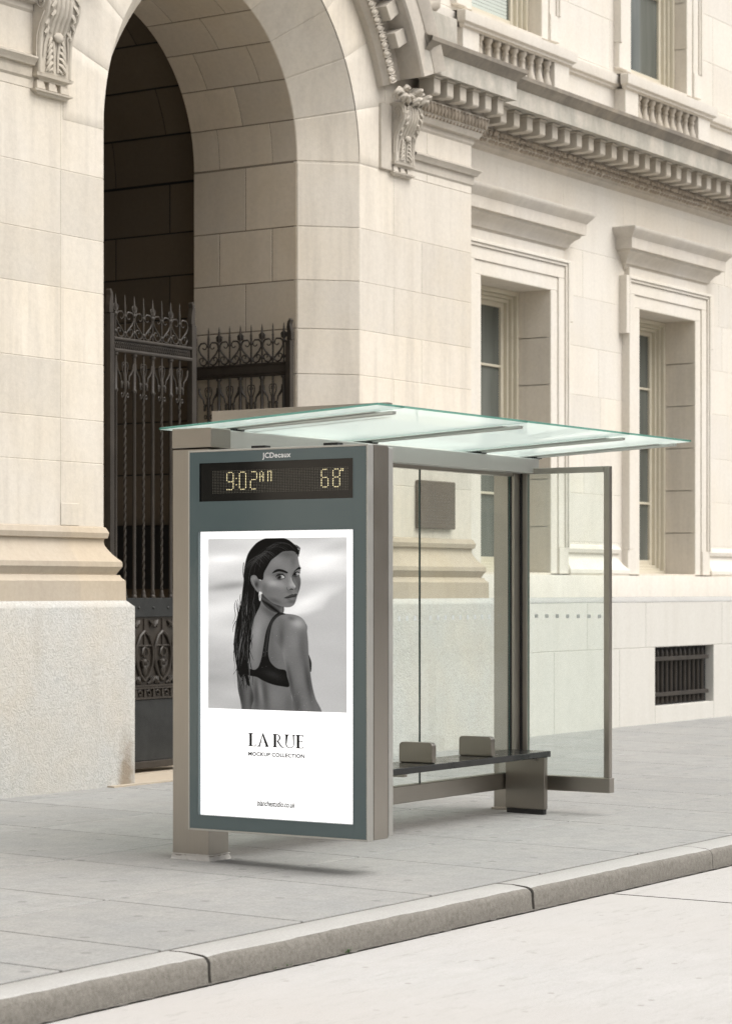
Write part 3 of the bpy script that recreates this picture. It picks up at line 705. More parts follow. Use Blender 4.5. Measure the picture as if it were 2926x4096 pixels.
# --- windows
def window(cx, z0, z1, yf, depth, name='window', rails=(), blind=False, ears=False, sill=True):
    xa, xb = cx - HW, cx + HW
    fr_y = yf + depth
    w = MB()                                             # stone surround with stepped bands
    def band(i0, i1, y, b, zb=None):
        zb = z0 if zb is None else zb
        b.box(xa - i1, xa - i0, y, YW + .2, zb, z1 + i0); b.box(xb + i0, xb + i1, y, YW + .2, zb, z1 + i0)
        b.box(xa - i1, xb + i1, y, YW + .2, z1 + i0, z1 + i1)
    band(.0, .15, yf, w); band(.153, .29, yf - .016, w, z0 + .30); band(.293, .325, yf - .035, w, z0 + .30); band(.327, .36, yf - .052, w, z0 + .30)
    w.box(xa - .36, xa - .151, yf - .03, YW + .2, z0, z0 + .299); w.box(xb + .151, xb + .36, yf - .03, YW + .2, z0, z0 + .299)
    if ears:
        for s_ in (-1, 1):
            xe = cx + s_ * (HW + .36); x2 = xe + s_ * .075
            w.box(min(xe, x2) + .001, max(xe, x2), yf - .051, YW + .2, z1 - .33, z1 + .359)
    o = w.build(name, M['wall'], BL, origin=(cx, yf, z0), bevel=.006)
    b = MB()
    zz = [z0 + (z1 - z0) * k / 6 for k in range(7)]
    for k in range(6):
        b.blk(yf + .002, fr_y + .25, zz[k], zz[k + 1], lambda y, z, d: (xb + .004 - d, y, z), gap=.006, t=.3 + .5 * rs.random())
        b.blk(yf + .002, fr_y + .25, zz[k], zz[k + 1], lambda y, z, d: (xa - .004 + d, y, z), gap=.006, t=.3 + .5 * rs.random())
    b.box(xa, xb, yf + .003, fr_y + .3, z1 - .003, z1 + .2); b.box(xa, xb, yf + .003, fr_y + .3, z0 - .15, z0 + .012)
    b.box(xb, xb + .1, YW + .201, fr_y + .25, z0, z1); b.box(xa - .1, xa, YW + .201, fr_y + .25, z0, z1)
    b.build('reveal', M['stone'], o)
    f = MB()                                             # cream timber frame
    for i0, i1, y0, y1 in ((0, .05, fr_y - .03, fr_y + .2), (.052, .085, fr_y + .015, fr_y + .2), (.087, .125, fr_y + .055, fr_y + .2)):
        f.box(xa + i0 + .004, xa + i1, y0, y1, z0 + .013, z1 - .005); f.box(xb - i1, xb - i0 - .004, y0, y1, z0 + .013, z1 - .005)
        f.box(xa + i1 + .001, xb - i1 - .001, y0 + .001, y1, z1 - .005 - i1, z1 - .005 - i0); f.box(xa + i1 + .001, xb - i1 - .001, y0 + .001, y1, z0 + .013 + i0 * .6, z0 + .013 + i1 * .9)
    f.build('frame', M['cream'], o, bevel=.006)
    s = MB(); ys = fr_y + .10
    s.box(xa + .126, xa + .185, ys, ys + .05, z0 + .12, z1 - .13); s.box(xb - .185, xb - .126, ys, ys + .05, z0 + .12, z1 - .13)
    s.box(xa + .186, xb - .186, ys + .001, ys + .05, z1 - .185, z1 - .13); s.box(xa + .186, xb - .186, ys + .001, ys + .05, z0 + .12, z0 + .19)
    for z, hh in rails: s.box(xa + .186, xb - .186, ys + (.002 if hh < .03 else -.01), ys + .05, z - hh, z + hh)
    s.build('sash', M['cream'], o, bevel=.005)
    p = MB(); p.box(xa + .18, xb - .18, ys + .03, ys + .036, z0 + .15, z1 - .15); p.build('pane', M['pane'], o)
    if blind:
        q = MB(); z = z0 + .2
        while z < z1 - .2: q.add([(xa + .33, ys + .0305 - .006, z), (xb - .24, ys + .0245, z), (xb - .24, ys + .02, z + .034), (xa + .33, ys + .02, z + .034)], [(0, 1, 2, 3)]); z += .04
        q.build('blind', M['blind'], o)
    return o
HOOD = [(0, 5.50), (.03, 5.555), (.05, 5.565), (.06, 5.60), (.10, 5.65), (.155, 5.69), (.16, 5.715), (.20, 5.72), (.205, 5.845), (.215, 5.855), (.225, 5.87), (.27, 5.92), (.285, 5.95), (.285, 5.965), (.25, 5.975), (0, 6.02)]
for k, c in enumerate(WIN):
    o = window(c, 1.872, 5.06, 12.985, .44, rails=((4.21, .014), (3.50, .032), (2.775, .014)), ears=True)
    b = MB(); b.ledge(HOOD, c - 1.10, c + 1.10, YW - .02); b.build('hood', M['hood'], o, smooth=30)
    b = MB(); b.box(c - 1.06, c + 1.06, 12.975, YW + .1, 5.425, 5.53); b.build('frieze', M['wall'], o)

# --- upper storey
YU = 13.15
b = MB(); ZU = [7.2, 7.86, 8.45, 9.05, 9.65, 10.3, 11.0, 11.8, 12.6]
wall_rows(b, ZU, 21.33, 45, 7.86, 11.4, HW, front(YU), gap=.004); wall_bed(b, YU, 20.2, 45, 7.0, 13.0, 7.86, 11.4, HW)
b.box(9, 20.2, YP + .05, YP + .6, 8.9, 13, t=.4); b.box(9, 14.2, YP + .02, YP + .6, 6.9, 9, t=.4); b.box(20.0, 20.3, YP + .05, YU + .3, 6.9, 13, t=.4)
vs = []                                                # wall over the arch
for i in range(37):
    th = PI * i / 36; x, z = arc(2.42, th); k = min(3.3 / max(abs(math.cos(th)), 1e-6), 3.4 / max(math.sin(th), 1e-6))
    vs += [(x, YP + .02, z), (XC + k * math.cos(th), YP + .02, 5.6 + k * math.sin(th))]
b.add(vs, [(2 * i, 2 * i + 1, 2 * i + 3, 2 * i + 2) for i in range(36)], t=.5)
b.box(14.0, 20.62, YP + .021, YU + .3, 8.95, 13, t=.5); b.box(20.3, 20.62, YP + .021, YU + .3, 7.1, 8.949, t=.5)
uw = b.build('upper_wall', M['wall'], BL)
b = MB(); b.box(9, 45, 13.6, 22, 13.0, 13.2); b.box(9, 45, 22, 22.3, 0, 13); b.build('roof', M['joint'], BL)
for c in WIN: window(c, 7.90, 11.4, 13.10, .20, rails=((9.12, .035),), blind=c < 24)
CAP = [(0, 7.62), (.015, 7.635), (.03, 7.64), (.035, 7.66), (.065, 7.68), (.07, 7.70), (.075, 7.79), (.05, 7.80), (-.12, 7.80)]
BP = [(.055, 7.18), (.055, 7.215), (.04, 7.225), (.036, 7.245), (.046, 7.262), (.057, 7.30), (.060, 7.335), (.052, 7.38), (.035, 7.43), (.026, 7.48), (.026, 7.51), (.036, 7.52), (.036, 7.535), (.028, 7.54), (.034, 7.565), (.05, 7.585), (.052, 7.62)]
YB2 = 12.97
b = MB(); b.ledge(SHIFT(CAP, 0), 21.2, 45, YU - .03, left=False, right=False); b.box(21.2, 45, YU - .03, YU + .1, 7.0, 7.63); b.build('string_course', M['wall'], uw, smooth=30)
bal0 = None
for c in WIN:
    b = MB(); hw = 1.17; pw = .34
    for s_ in (-1, 1): b.box(c + (-hw if s_ < 0 else hw - pw), c + (-hw + pw if s_ < 0 else hw), YB2, YU + .05, 7.15, 7.635)
    b.box(c - hw + pw + .001, c + hw - pw - .001, YB2 + .10, YU + .04, 7.15, 7.63, t=.3)
    b.box(c - hw + pw + .001, c + hw - pw - .001, YB2 + .003, YB2 + .09, 7.15, 7.19)
    o = b.build('balustrade', M['wall'], BL, origin=(c, YB2, 7.15), bevel=.006)
    b = MB(); b.ledge(CAP, c - hw, c + hw, YB2); b.add([(c - hw - .05, YB2 - .05, 7.80), (c + hw + .05, YB2 - .05, 7.80), (c + hw + .05, YU + .02, 7.81), (c - hw - .05, YU + .02, 7.81)], [(0, 1, 2, 3)])
    b.build('rail', M['wall'], o, smooth=30)
    for k in range(9):
        x = c - hw + pw + .085 + k * (2 * hw - 2 * pw - .17) / 8
        if bal0 is None:
            b = MB(); b.lathe(BP, x, YB2 + .055, 0, 14); bal0 = b.build('baluster', M['carve'], o, origin=(x, YB2 + .055, 7.18), smooth=45)
        else: copy_part(bal0, o, (x, YB2 + .055, 7.18))
# blocking course and scroll beside the arch
b = MB(); b.box(20.05, 20.95, 12.62, 13.1, 7.12, 7.52); b.build('blocking_course', M['corona'], uw, bevel=.01)
b = MB()
for z, r in ((7.66, .17), (7.97, .15)):
    b.tube([(20.0, 12.75, z), (20.55, 12.75, z + .0)], r, 14)
b.tube([(20.1, 12.7, 7.5), (20.55, 12.68, 7.62), (20.62, 12.7, 7.85), (20.3, 12.72, 8.2), (20.0, 12.72, 8.6)], .10, 10)
b.build('scroll', M['carve'], uw, smooth=60)
# the same front carries on to the left, seen only in reflections
b = MB(); b.box(-14, 9, 12.60, 12.68, 7.0, 9); b.box(-14, 9, 12.3, 12.7, 6.75, 7.05); b.box(-14, 9.0, 12.5, 12.7, -.1, 1.55); b.build('wall', M['stone'], BL)
for x in (6.6, 2.9, -.8, -4.5): b = MB(); b.box(x - .75, x + .75, 12.66, 12.679, 1.9, 5.0); b.build('window', M['pane'], BL)
# plain building added over the road, out of view, to feed the reflections
OB = thing('stone_building', 'plain stone building added across the street, out of view, to give reflections', 'building', (10, -17, 0))
b = MB(); b.box(-45, 75, -30, -17, -.5, 9); b.build('wall', M['base'], OB)
for k in range(20):
    for z in (1.5, 5.5):
        b = MB(); b.box(-40 + k * 5.5, -37.6 + k * 5.5, -17.0, -16.93, z, z + 2.4); b.build('window', M['pane'], OB)
# --- bronze plaque on the right pier
pq = thing('wall_plaque', 'dark bronze plaque with illegible lines fixed to the pier behind the shelter glass', 'plaque', (20.575, 12.675, 2.3))
b = MB(); b.box(20.223, 20.926, 12.625, 12.675, 2.305, 2.79); b.build('plate', M['bronze'], pq, bevel=.012)
b = MB()
for k in range(12):
    z = 2.70 - k * .03
    if k in (0, 1, 8): continue
    x = 20.31 + rs.random() * .1
    while x < 20.80:
        L = .015 + rs.random() * .05; b.box(x, x + L, 12.6225, 12.626, z, z + .007); x += L + .012
b.build('raised_lines', M['bronze2'], pq)
# ------------------------------------------------------------------ iron gates
def spiral(cx, cz, r0, r1, a0, a1, n=12):
    return [(cx + (r0 + (r1 - r0) * i / n) * math.cos(a0 + (a1 - a0) * i / n), cz + (r0 + (r1 - r0) * i / n) * math.sin(a0 + (a1 - a0) * i / n)) for i in range(n + 1)]
GW = 1.22
def make_gate(label, loc):
    g = thing('iron_gate', label, 'gate', loc, None)
    ox, oy, oz = loc
    T = lambda x, z, y=0: (ox + x, oy + y, z)
    for x0, x1 in ((0, .058), (GW - .066, GW)):
        b = MB(); b.box(ox + x0, ox + x1, oy - .025, oy + .035, .13, 4.075)
        xm = (x0 + x1) / 2 - .01
        prof = [(-.028, 4.077), (.028, 4.077), (.024, 4.13), (.030, 4.20), (.022, 4.25), (-.004, 4.285), (-.018, 4.27), (-.008, 4.23), (-.026, 4.15)]
        b.prism([T(xm + x, z, -.022) for x, z in prof], (0, .05, 0))
        b.build('stile', M['iron'], g, bevel=.004)
    xs0, xs1 = .06, GW - .068
    for z, r in ((3.862, .016), (3.762, .018)):
        b = MB(); b.tube([T(xs0, z, -.012), T(xs1, z, -.012)], r, 10); b.build('rail', M['iron'], g, smooth=50)
    b = MB(); b.box(ox + xs0, ox + xs1, oy - .005, oy + .008, 3.775, 3.85)
    k = 0
    while xs0 + .02 + k * .028 < xs1 - .02:
        x = xs0 + .02 + k * .028
        b.tube([T(x - .014, 3.845, -.008), T(x, 3.815, -.014), T(x + .014, 3.785, -.008)], .0045, 5); b.tube([T(x + .014, 3.845, -.008), T(x, 3.815, -.012), T(x - .014, 3.785, -.008)], .0045, 5)
        k += 1
    b.build('lattice_band', M['iron'], g, smooth=60)
    S = .1285; xb = [.098 + S * i for i in range(8)]
    for i, x in enumerate(xb):
        thick = i % 2 == 0; r = .017 if thick else .011
        b = MB()
        if thick:
            b.lathe([(.026, 1.622), (.026, 1.64), (.02, 1.65), (.024, 1.665), (r, 1.69), (r, 3.40), (.024, 3.41), (.024, 3.43), (r, 3.44), (r, 3.72), (.027, 3.725), (.027, 3.745)], ox + x, oy, 0, 10)
        else:                                            # twisted square bar
            vs = []; n = 90
            for q in range(n + 1):
                z = 1.65 + (3.40 - 1.65) * q / n; a = q * .42
                for c in range(4): vs.append(T(x + r * 1.25 * math.cos(a + c * PI / 2), z, r * 1.25 * math.sin(a + c * PI / 2)))
            b.add(vs, [(q * 4 + c, q * 4 + (c + 1) % 4, (q + 1) * 4 + (c + 1) % 4, (q + 1) * 4 + c) for q in range(n) for c in range(4)])
            b.lathe([(.026, 1.622), (.026, 1.64), (.018, 1.655), (.02, 1.67), (.012, 1.69)], ox + x, oy, 0, 10)
            b.lathe([(r, 3.39), (.018, 3.46), (.019, 3.53), (r, 3.56), (r, 3.745)], ox + x, oy, 0, 10)
        b.tube([T(x, 3.875), T(x, 4.09)], .009, 8)
        b.build('bar', M['iron'], g, origin=T(x, 1.62), smooth=40)
        b = MB(); w = .03 if thick else .02
        b.lathe([(.009, 4.07), (w * .6, 4.08), (.012, 4.10), (w * .55, 4.125), (w * .62, 4.14), (w * .35, 4.18), (.006, 4.225), (.0015, 4.252)], ox + x, oy, 0, 8)
        if thick:
            for s_ in (-1, 1): b.tube([T(x, 4.10), T(x + s_ * .024, 4.12), T(x + s_ * .03, 4.15), T(x + s_ * .016, 4.165)], [.008, .011, .009, .004], 6)
        b.build('spike', M['iron'], g, origin=T(x, 4.07), smooth=50)
    b = MB(); zr = 3.878
    for i in range(1, 8, 2):
        x = xb[i]
        for s_ in (-1, 1):
            if i == 7 and s_ > 0: far = .55
            def sc(pts, rr): b.tube([T(x + s_ * px * S, zr + pz, 0) for px, pz in pts], rr, 6)
            vol = spiral(.43 * S, .185, .012, .042, PI * 1.9, -PI * .42 + PI, 12)
            pts = [(px / S, pz) for px, pz in vol] + [(.72, .222), (.90, .195), (.93, .16), (.72, .115), (.38, .075), (.16, .045), (.12, .015)]
            pts = [(min(px, .96), pz) for px, pz in pts]
            sc(pts, [.006] * 12 + [.009] * (len(pts) - 12))
            low = [(.14, .05), (.20, .018), (.42, .004), (.68, .014), (.83, .045)] + [(px / S, pz) for px, pz in spiral(.62 * S, .058, .030, .010, 0, 4.2, 9)]
            sc(low, [.009] * 5 + [.0065] * (len(low) - 5))
        b.ell(T(x, zr + .04), .02, .02, .02, 8, 5); b.ell(T(x, zr + .19), .016, .016, .02, 8, 5)
    for i in range(0, 8, 2): b.ell(T(xb[i], zr + .05), .017, .017, .02, 8, 5); b.ell(T(xb[i], zr + .20), .02, .02, .022, 8, 5)
    b.build('scrollwork', M['iron'], g, smooth=60)
    b = MB()
    for i in range(1, 8, 2):                              # hearts and tulips hung on the thin bars
        x = xb[i]
        for s_ in (-1, 1):
            h = spiral(.020, 3.645, .006, .022, -.6, 3.9, 9)
            h = h[::-1]
            b.tube([T(x + s_ * a, z) for a, z in [(.004, 3.655), (.018, 3.668), (.034, 3.662), (.041, 3.64), (.036, 3.60), (.020, 3.56), (.008, 3.525)]], .006, 6)
            b.tube([T(x + s_ * a, z) for a, z in [(.018, 3.62), (.022, 3.64), (.012, 3.648)]], .004, 5)
            b.tube([T(x + s_ * a, z) for a, z in [(.112, 3.66), (.108, 3.61), (.085, 3.575), (.062, 3.55), (.055, 3.515), (.05, 3.50)]], [.012, .013, .012, .009, .008, .006], 6)
            b.tube([T(x + s_ * a, z) for a, z in [(.012, 3.46), (.02, 3.49), (.038, 3.502), (.055, 3.49)]], .006, 6)
            b.lathe([(.004, 3.435), (.013, 3.445), (.011, 3.465), (.014, 3.485), (.006, 3.503)], ox + x + s_ * .046, oy, 0, 7)
            b.tube([T(x + s_ * a, z) for a, z in [(.008, 3.45), (.012, 3.40), (.028, 3.365), (.044, 3.362), (.05, 3.385), (.040, 3.40), (.032, 3.39)]], .0065, 6)
    b.build('heart_scrolls', M['iron'], g, smooth=60)
    b = MB(); b.box(ox + .059, ox + GW - .067, oy - .02, oy + .02, 1.456, 1.622)
    for i in range(0, 5): b.ell(T(.19 + i * .205, 1.535, -.02), .014, .012, .014, 8, 5)
    b.build('lock_rail', M['ironplate'], g, bevel=.003)
    b = MB(); b.box(ox + .059, ox + GW - .067, oy - .002, oy + .02, .70, 1.455)
    for i in range(4):
        cx = .23 + i * .255
        for s_ in (-1, 1):
            b.tube([T(cx, 1.33, -.012), T(cx + s_ * .06, 1.29, -.014), T(cx + s_ * .108, 1.20, -.014), T(cx + s_ * .118, 1.12, -.014), T(cx + s_ * .105, 1.03, -.014), T(cx + s_ * .06, .945, -.014), T(cx, .895, -.012)], .014, 6)
            b.tube([T(cx, 1.20, -.012), T(cx + s_ * .05, 1.205, -.014), T(cx + s_ * .105, 1.20, -.012)], .008, 6)
            b.tube([T(cx, 1.19, -.012), T(cx + s_ * .035, 1.17, -.02), T(cx + s_ * .04, 1.13, -.02), T(cx + s_ * .012, 1.105, -.015)], [.008, .012, .012, .006], 6)
            b.tube([T(cx, 1.0, -.012), T(cx + s_ * .035, 1.03, -.02), T(cx + s_ * .045, 1.07, -.02), T(cx + s_ * .015, 1.085, -.02)], [.010, .016, .014, .006], 6)
            for q in range(3): b.tube([T(cx + s_ * (.07 + .02 * q), 1.425, -.01), T(cx + s_ * (.10 + .016 * q), 1.395 - .012 * q, -.02), T(cx + s_ * (.085 + .02 * q), 1.365, -.012)], [.010, .014, .006], 6)
            for q in range(3): b.tube([T(cx + s_ * (.05 + .025 * q), .87, -.01), T(cx + s_ * (.085 + .02 * q), .90 + .012 * q, -.02), T(cx + s_ * (.07 + .02 * q), .935, -.012)], [.010, .014, .006], 6)
        b.ell(T(cx, .985, -.012), .03, .02, .055, 8, 6); b.ell(T(cx, 1.06, -.014), .03, .022, .03, 8, 6)
        b.tube([T(cx, 1.44, -.008), T(cx, 1.10, -.010)], .009, 6)
    for z in (.852, .832, .742): b.box(ox + .06, ox + GW - .068, oy - .022, oy - .003, z - .008, z + .008)
    for i in range(9):
        cx = .115 + i * .125; b.box(ox + cx - .012, ox + cx + .012, oy - .016, oy - .003, .752, .822)
        b.tube([T(cx + .03, .80, -.006), T(cx + .05, .812, -.014), T(cx + .075, .795, -.014), T(cx + .07, .77, -.010), T(cx + .045, .775, -.008)], .010, 6)
    b.build('ornament_panel', M['iron'], g, smooth=50)
    b = MB(); b.box(ox + .059, ox + GW - .067, oy - .012, oy + .02, .195, .730); b.build('kick_plate', M['ironplate'], g, bevel=.003)
    b = MB(); b.box(ox + .059, ox + GW - .067, oy - .022, oy + .03, .13, .193); b.build('bottom_rail', M['iron'], g, bevel=.006)
    return g
g1 = make_gate('closed black wrought-iron gate leaf with spikes, hearts and scrolls filling the left of the archway', (15.975, 13.12, .13))
g2 = copy_tree(g1); g2.location = (18.70, 13.10, .13); g2.rotation_euler = (0, 0, R(90))
g2['label'] = 'open black wrought-iron gate leaf swung back against the right wall of the archway'
for g in (g1, g2): g['group'] = 'pair of iron gate leaves in the archway'
# hanging post between hinge and wall
# ------------------------------------------------------------------ bus shelter
SH = thing('bus_shelter', 'steel and glass bus shelter with slate grey advertising end panel and thin glass roof', 'bus shelter', (11.85, 8.98, .03))
gp = gz(9.0)
X0 = 11.70
# rear post and foot
b = MB(); b.box(11.752, 11.955, 8.855, 9.138, gp - .03, 2.562); b.build('post', M['steel'], SH, bevel=.006)
b = MB(); b.prism([(11.746, 8.849, .06), (11.961, 8.849, .06), (11.961, 9.144, .06), (11.746, 9.144, .06)], (0, 0, .006)); 
vs = []
rr = random.Random(5)
for k in range(48):
    a = 2 * PI * k / 48; c, s_ = math.cos(a), math.sin(a); q = max(abs(c), abs(s_))
    for f, z in ((1.0, .05), (1.03 + .03 * rr.random(), gp + .010), (1.05 + .07 * rr.random(), gp - .004)):
        vs.append((11.853 + .103 * c / q * f, 8.997 + .141 * s_ / q * f, z + (.02 * rr.random() if z == .05 else 0)))
b.add(vs, [(k * 3 + j, ((k + 1) % 48) * 3 + j, ((k + 1) % 48) * 3 + j + 1, k * 3 + j + 1) for k in range(48) for j in range(2)])
b.build('mortar_skirt', M['mortar'], SH)
b = MB(); b.box(11.752, 11.955, 8.838, 9.142, 2.570, 2.692); b.build('beam_end_cap', M['steel_h'], SH, bevel=.006)
b = MB(); b.box(11.958, 15.89, 8.85, 9.13, 2.575, 2.686); bm_ = b.build('beam', M['alu'], SH, bevel=.005)
b = MB(); b.box(11.97, 15.70, 8.97, 9.03, 2.55, 2.574); b.build('glazing_channel', M['steel'], SH)
b = MB()
for y in (8.52, 7.99): b.box(11.80, 11.86, y - .05, y + .05, 2.556, 2.572)
b.build('roof_clip', M['gasket_dark'], SH)
# advertising box: front door, body, back door
pb = MB(); pb.box(11.777, 11.930, 7.664, 8.858, .222, 2.552); body = pb.build('advert_case', M['steel'], SH, bevel=.005)
b = MB(); b.box(11.934, 11.981, 7.662, 8.98, .232, 2.54); b.build('back_door', M['alu'], body, bevel=.004)
b = MB(); b.box(11.764, 11.776, 7.69, 8.85, .23, 2.54); b.box(11.929, 11.935, 7.675, 8.85, .24, 2.535); b.build('door_gasket', M['gasket_dark'], body)
YA, YZ, ZA, ZB = 7.660, 8.980, .220, 2.550
b = MB()
for y0, y1, z0, z1 in ((YA, YA + .012, ZA, ZB), (YZ - .012, YZ, ZA, ZB), (YA + .0125, YZ - .0125, ZA, ZA + .012), (YA + .0125, YZ - .0125, ZB - .012, ZB)): b.box(X0 + .003, 11.763, y0, y1, z0, z1)
door = b.build('door_frame', M['alu'], body, bevel=.003)
PY0, PY1, PZ0, PZ1 = 7.764, 8.899, .316, 2.052
DY0, DY1, DZ0, DZ1 = 7.754, 8.888, 2.235, 2.470
b = MB(); e = .006
ya, yz, za, zb = YA + .0125, YZ - .0125, ZA + .0125, ZB - .0125
for y0, y1, z0, z1 in ((ya, PY0, za, zb), (PY1, yz, za, zb), (PY0 + .0002, PY1 - .0002, za, PZ0), (PY0 + .0002, PY1 - .0002, PZ1, DZ0), (PY0 + .0002, PY1 - .0002, DZ1, zb)):
    b.box(X0 + .004, 11.76, y0, y1, z0, z1)
b.build('door_panel', M['enamel'], body)
b = MB()
for y0, y1, z0, z1 in ((PY0 - .006, PY0, PZ0 - .006, PZ1 + .006), (PY1, PY1 + .006, PZ0 - .006, PZ1 + .006), (PY0, PY1, PZ0 - .006, PZ0), (PY0, PY1, PZ1, PZ1 + .006),
                       (DY0 + .004, DY0 + .010, DZ0 - .0, DZ1), (DY1 + .005, DY1 + .011, DZ0, DZ1)): b.box(X0 + .0015, X0 + .0045, y0, y1, z0, z1)
b.build('window_bead', M['enamel'], body)
b = MB(); b.box(X0 + .012, X0 + .03, PY0 + .0002, PY1 - .0002, DZ0 + .0003, DZ1 - .0003); ds = b.build('clock_display', M['display'], body)
# dot matrix: 82 x 15
FONT = {'9': ["01110", "10001", "10001", "10001", "10001", "10001", "01111", "00001", "00001", "00001", "00001", "11110"],
        '0': ["01110"] + ["10001"] * 10 + ["01110"],
        '2': ["01110", "00001", "00001", "00001", "00001", "01110", "10000", "10000", "10000", "10000", "10000", "01110"],
        '6': ["01110", "10000", "10000", "10000", "10000", "01110", "10001", "10001", "10001", "10001", "10001", "01110"],
        '8': ["01110", "10001", "10001", "10001", "10001", "01110", "10001", "10001", "10001", "10001", "10001", "01110"],
        ':': ["0", "0", "0", "0", "1", "0", "0", "0", "1", "0", "0", "0"],
        'A': ["010", "101", "101", "111", "101", "101", "101"], 'M': ["111", "101", "101", "101", "101", "101", "101"], 'd': ["11", "11"]}
lit = {}
for ch, c0, r0 in (('9', 9, 1), (':', 15, 1), ('0', 17, 1), ('2', 24, 1), ('A', 30, 1), ('M', 35, 1), ('6', 68, 1), ('8', 75, 1), ('d', 80, 1)):
    for r_, row in enumerate(FONT[ch]):
        for c_, v_ in enumerate(row):
            if v_ == '1': lit[(c0 + c_, r0 + r_)] = c0
off = MB(); chars = {}; ND, NR = 85, 15
for c_ in range(ND):
    for r_ in range(NR):
        y = 8.795 - c_ * (8.795 - 7.805) / (ND - 1); z = 2.418 - r_ * .1325 / (NR - 1)
        h = .0025 if (c_, r_) in lit else .0019
        (chars.setdefault(lit[(c_, r_)], MB()) if (c_, r_) in lit else off).add([(X0 + .0112, y - h, z - h), (X0 + .0112, y + h, z - h), (X0 + .0112, y + h, z + h), (X0 + .0112, y - h, z + h)], [(0, 1, 2, 3)])
off.build('unlit_dots', M['ledoff'], ds, fixn=False); [q.build('lit_character', M['led'], ds, fixn=False) for q in chars.values()]
# lettering helper: text standing on a plane x = const facing -X
def letter(name, txt, ya, yb, zbase, zcap, x, mt, parent, shear=0, bold=0, spacing=1.0):
    cu = bpy.data.curves.new(name, 'FONT'); cu.body = txt; cu.size = 1; cu.shear = shear; cu.offset = bold; cu.space_character = spacing; cu.resolution_u = 4
    o = bpy.data.objects.new(name, cu); COL.objects.link(o); bpy.context.view_layer.update()
    dg = bpy.context.evaluated_depsgraph_get(); me = bpy.data.meshes.new_from_object(o.evaluated_get(dg))
    bpy.data.objects.remove(o); bpy.data.curves.remove(cu)
    co = [v.co.copy() for v in me.vertices]; xs = [c.x for c in co]; H = .70
    b = MB(); sx = (yb - ya) / (max(xs) - min(xs)); sz = (zcap - zbase) / H
    b.add([(x, ya + (c.x - min(xs)) * sx, zbase + c.y * sz) for c in co], [tuple(p.vertices) for p in me.polygons])
    return b.build(name, mt, parent, fixn=False)
letter('maker_lettering', 'JCDecaux', 8.418, 8.209, 2.489, 2.520, X0 + .0022, M['letter'], body, bold=.02, spacing=1.06)
# glass back wall and rails
b = MB()
def pane(b, x0, x1, y0, y1, z0, z1, ax):
    n0 = len(b.f); b.box(x0, x1, y0, y1, z0, z1)
    # faces across the thin axis keep slot 0, the narrow edges take the green edge glass
    keep = {'x': (4, 5), 'y': (2, 3), 'z': (0, 1)}[ax]
    for i in range(6): b.m[n0 + i] = 0 if i in keep else 1
GM = [M['glass'], M['glassedge']]
for x0, x1 in ((11.975, 14.416), (14.426, 15.698)):
    b = MB(); pane(b, x0, x1, 8.995, 9.005, .322, 2.555, 'y'); gp_ = b.build('rear_pane', GM, SH)
    b = MB(); n = 26
    for k in range(-26, 8):
        x = 14.66 + k * .104
        if x0 + .05 < x < x1 - .03: b.box(x - .016, x + .016, 8.9936, 8.9945, 1.476, 1.511)
    b.build('marking_squares', M['white'], gp_)
b = MB(); b.box(14.417, 14.425, 8.994, 9.006, .322, 2.555); b.build('pane_gasket', M['gasket_dark'], SH)
b = MB(); b.box(11.97, 15.70, 8.965, 9.035, .199, .3215); b.build('rear_rail', M['steel_h'], SH, bevel=.005)
fp = MB(); fp.box(15.705, 15.795, 8.96, 9.14, gz(9) - .02, 2.574); fpo = fp.build('post', M['steel'], SH, bevel=.005)
b = MB(); b.box(15.699, 15.7045, 8.985, 9.015, .32, 2.56); b.build('post_gasket', M['gasket_dark'], SH)
b = MB(); b.box(15.7955, 15.7995, 8.945, 9.0, .30, 2.574); b.build('post_gasket', M['gasket_dark'], SH)
b = MB(); b.box(15.69, 15.81, 8.945, 9.155, gz(9) - .01, gz(9) + .02); b.build('base_plate', M['steel'], SH, bevel=.003)
# end screen
es = MB(); es.box(15.80, 15.845, 8.207, 8.255, .30, 2.612); es.box(15.80, 15.845, 8.905, 8.958, .30, 2.612); es.box(15.80, 15.845, 8.2555, 8.9045, 2.568, 2.612)
eso = es.build('end_screen', M['steel'], SH, bevel=.004)
b = MB(); b.box(15.785, 15.86, 8.197, 8.955, .188, .299); b.build('bottom_rail', M['steel_h'], eso, bevel=.005)
b = MB(); pane(b, 15.818, 15.828, 8.2555, 8.9045, .299, 2.568, 'x'); p_ = b.build('pane', GM, eso)
b = MB()
for k in range(-3, 7):
    y = 8.655 - .0892 * k
    if 8.27 < y < 8.89: b.box(15.8165, 15.8175, y - .014, y + .014, 1.482, 1.51)
b.build('marking_squares', M['white'], p_)
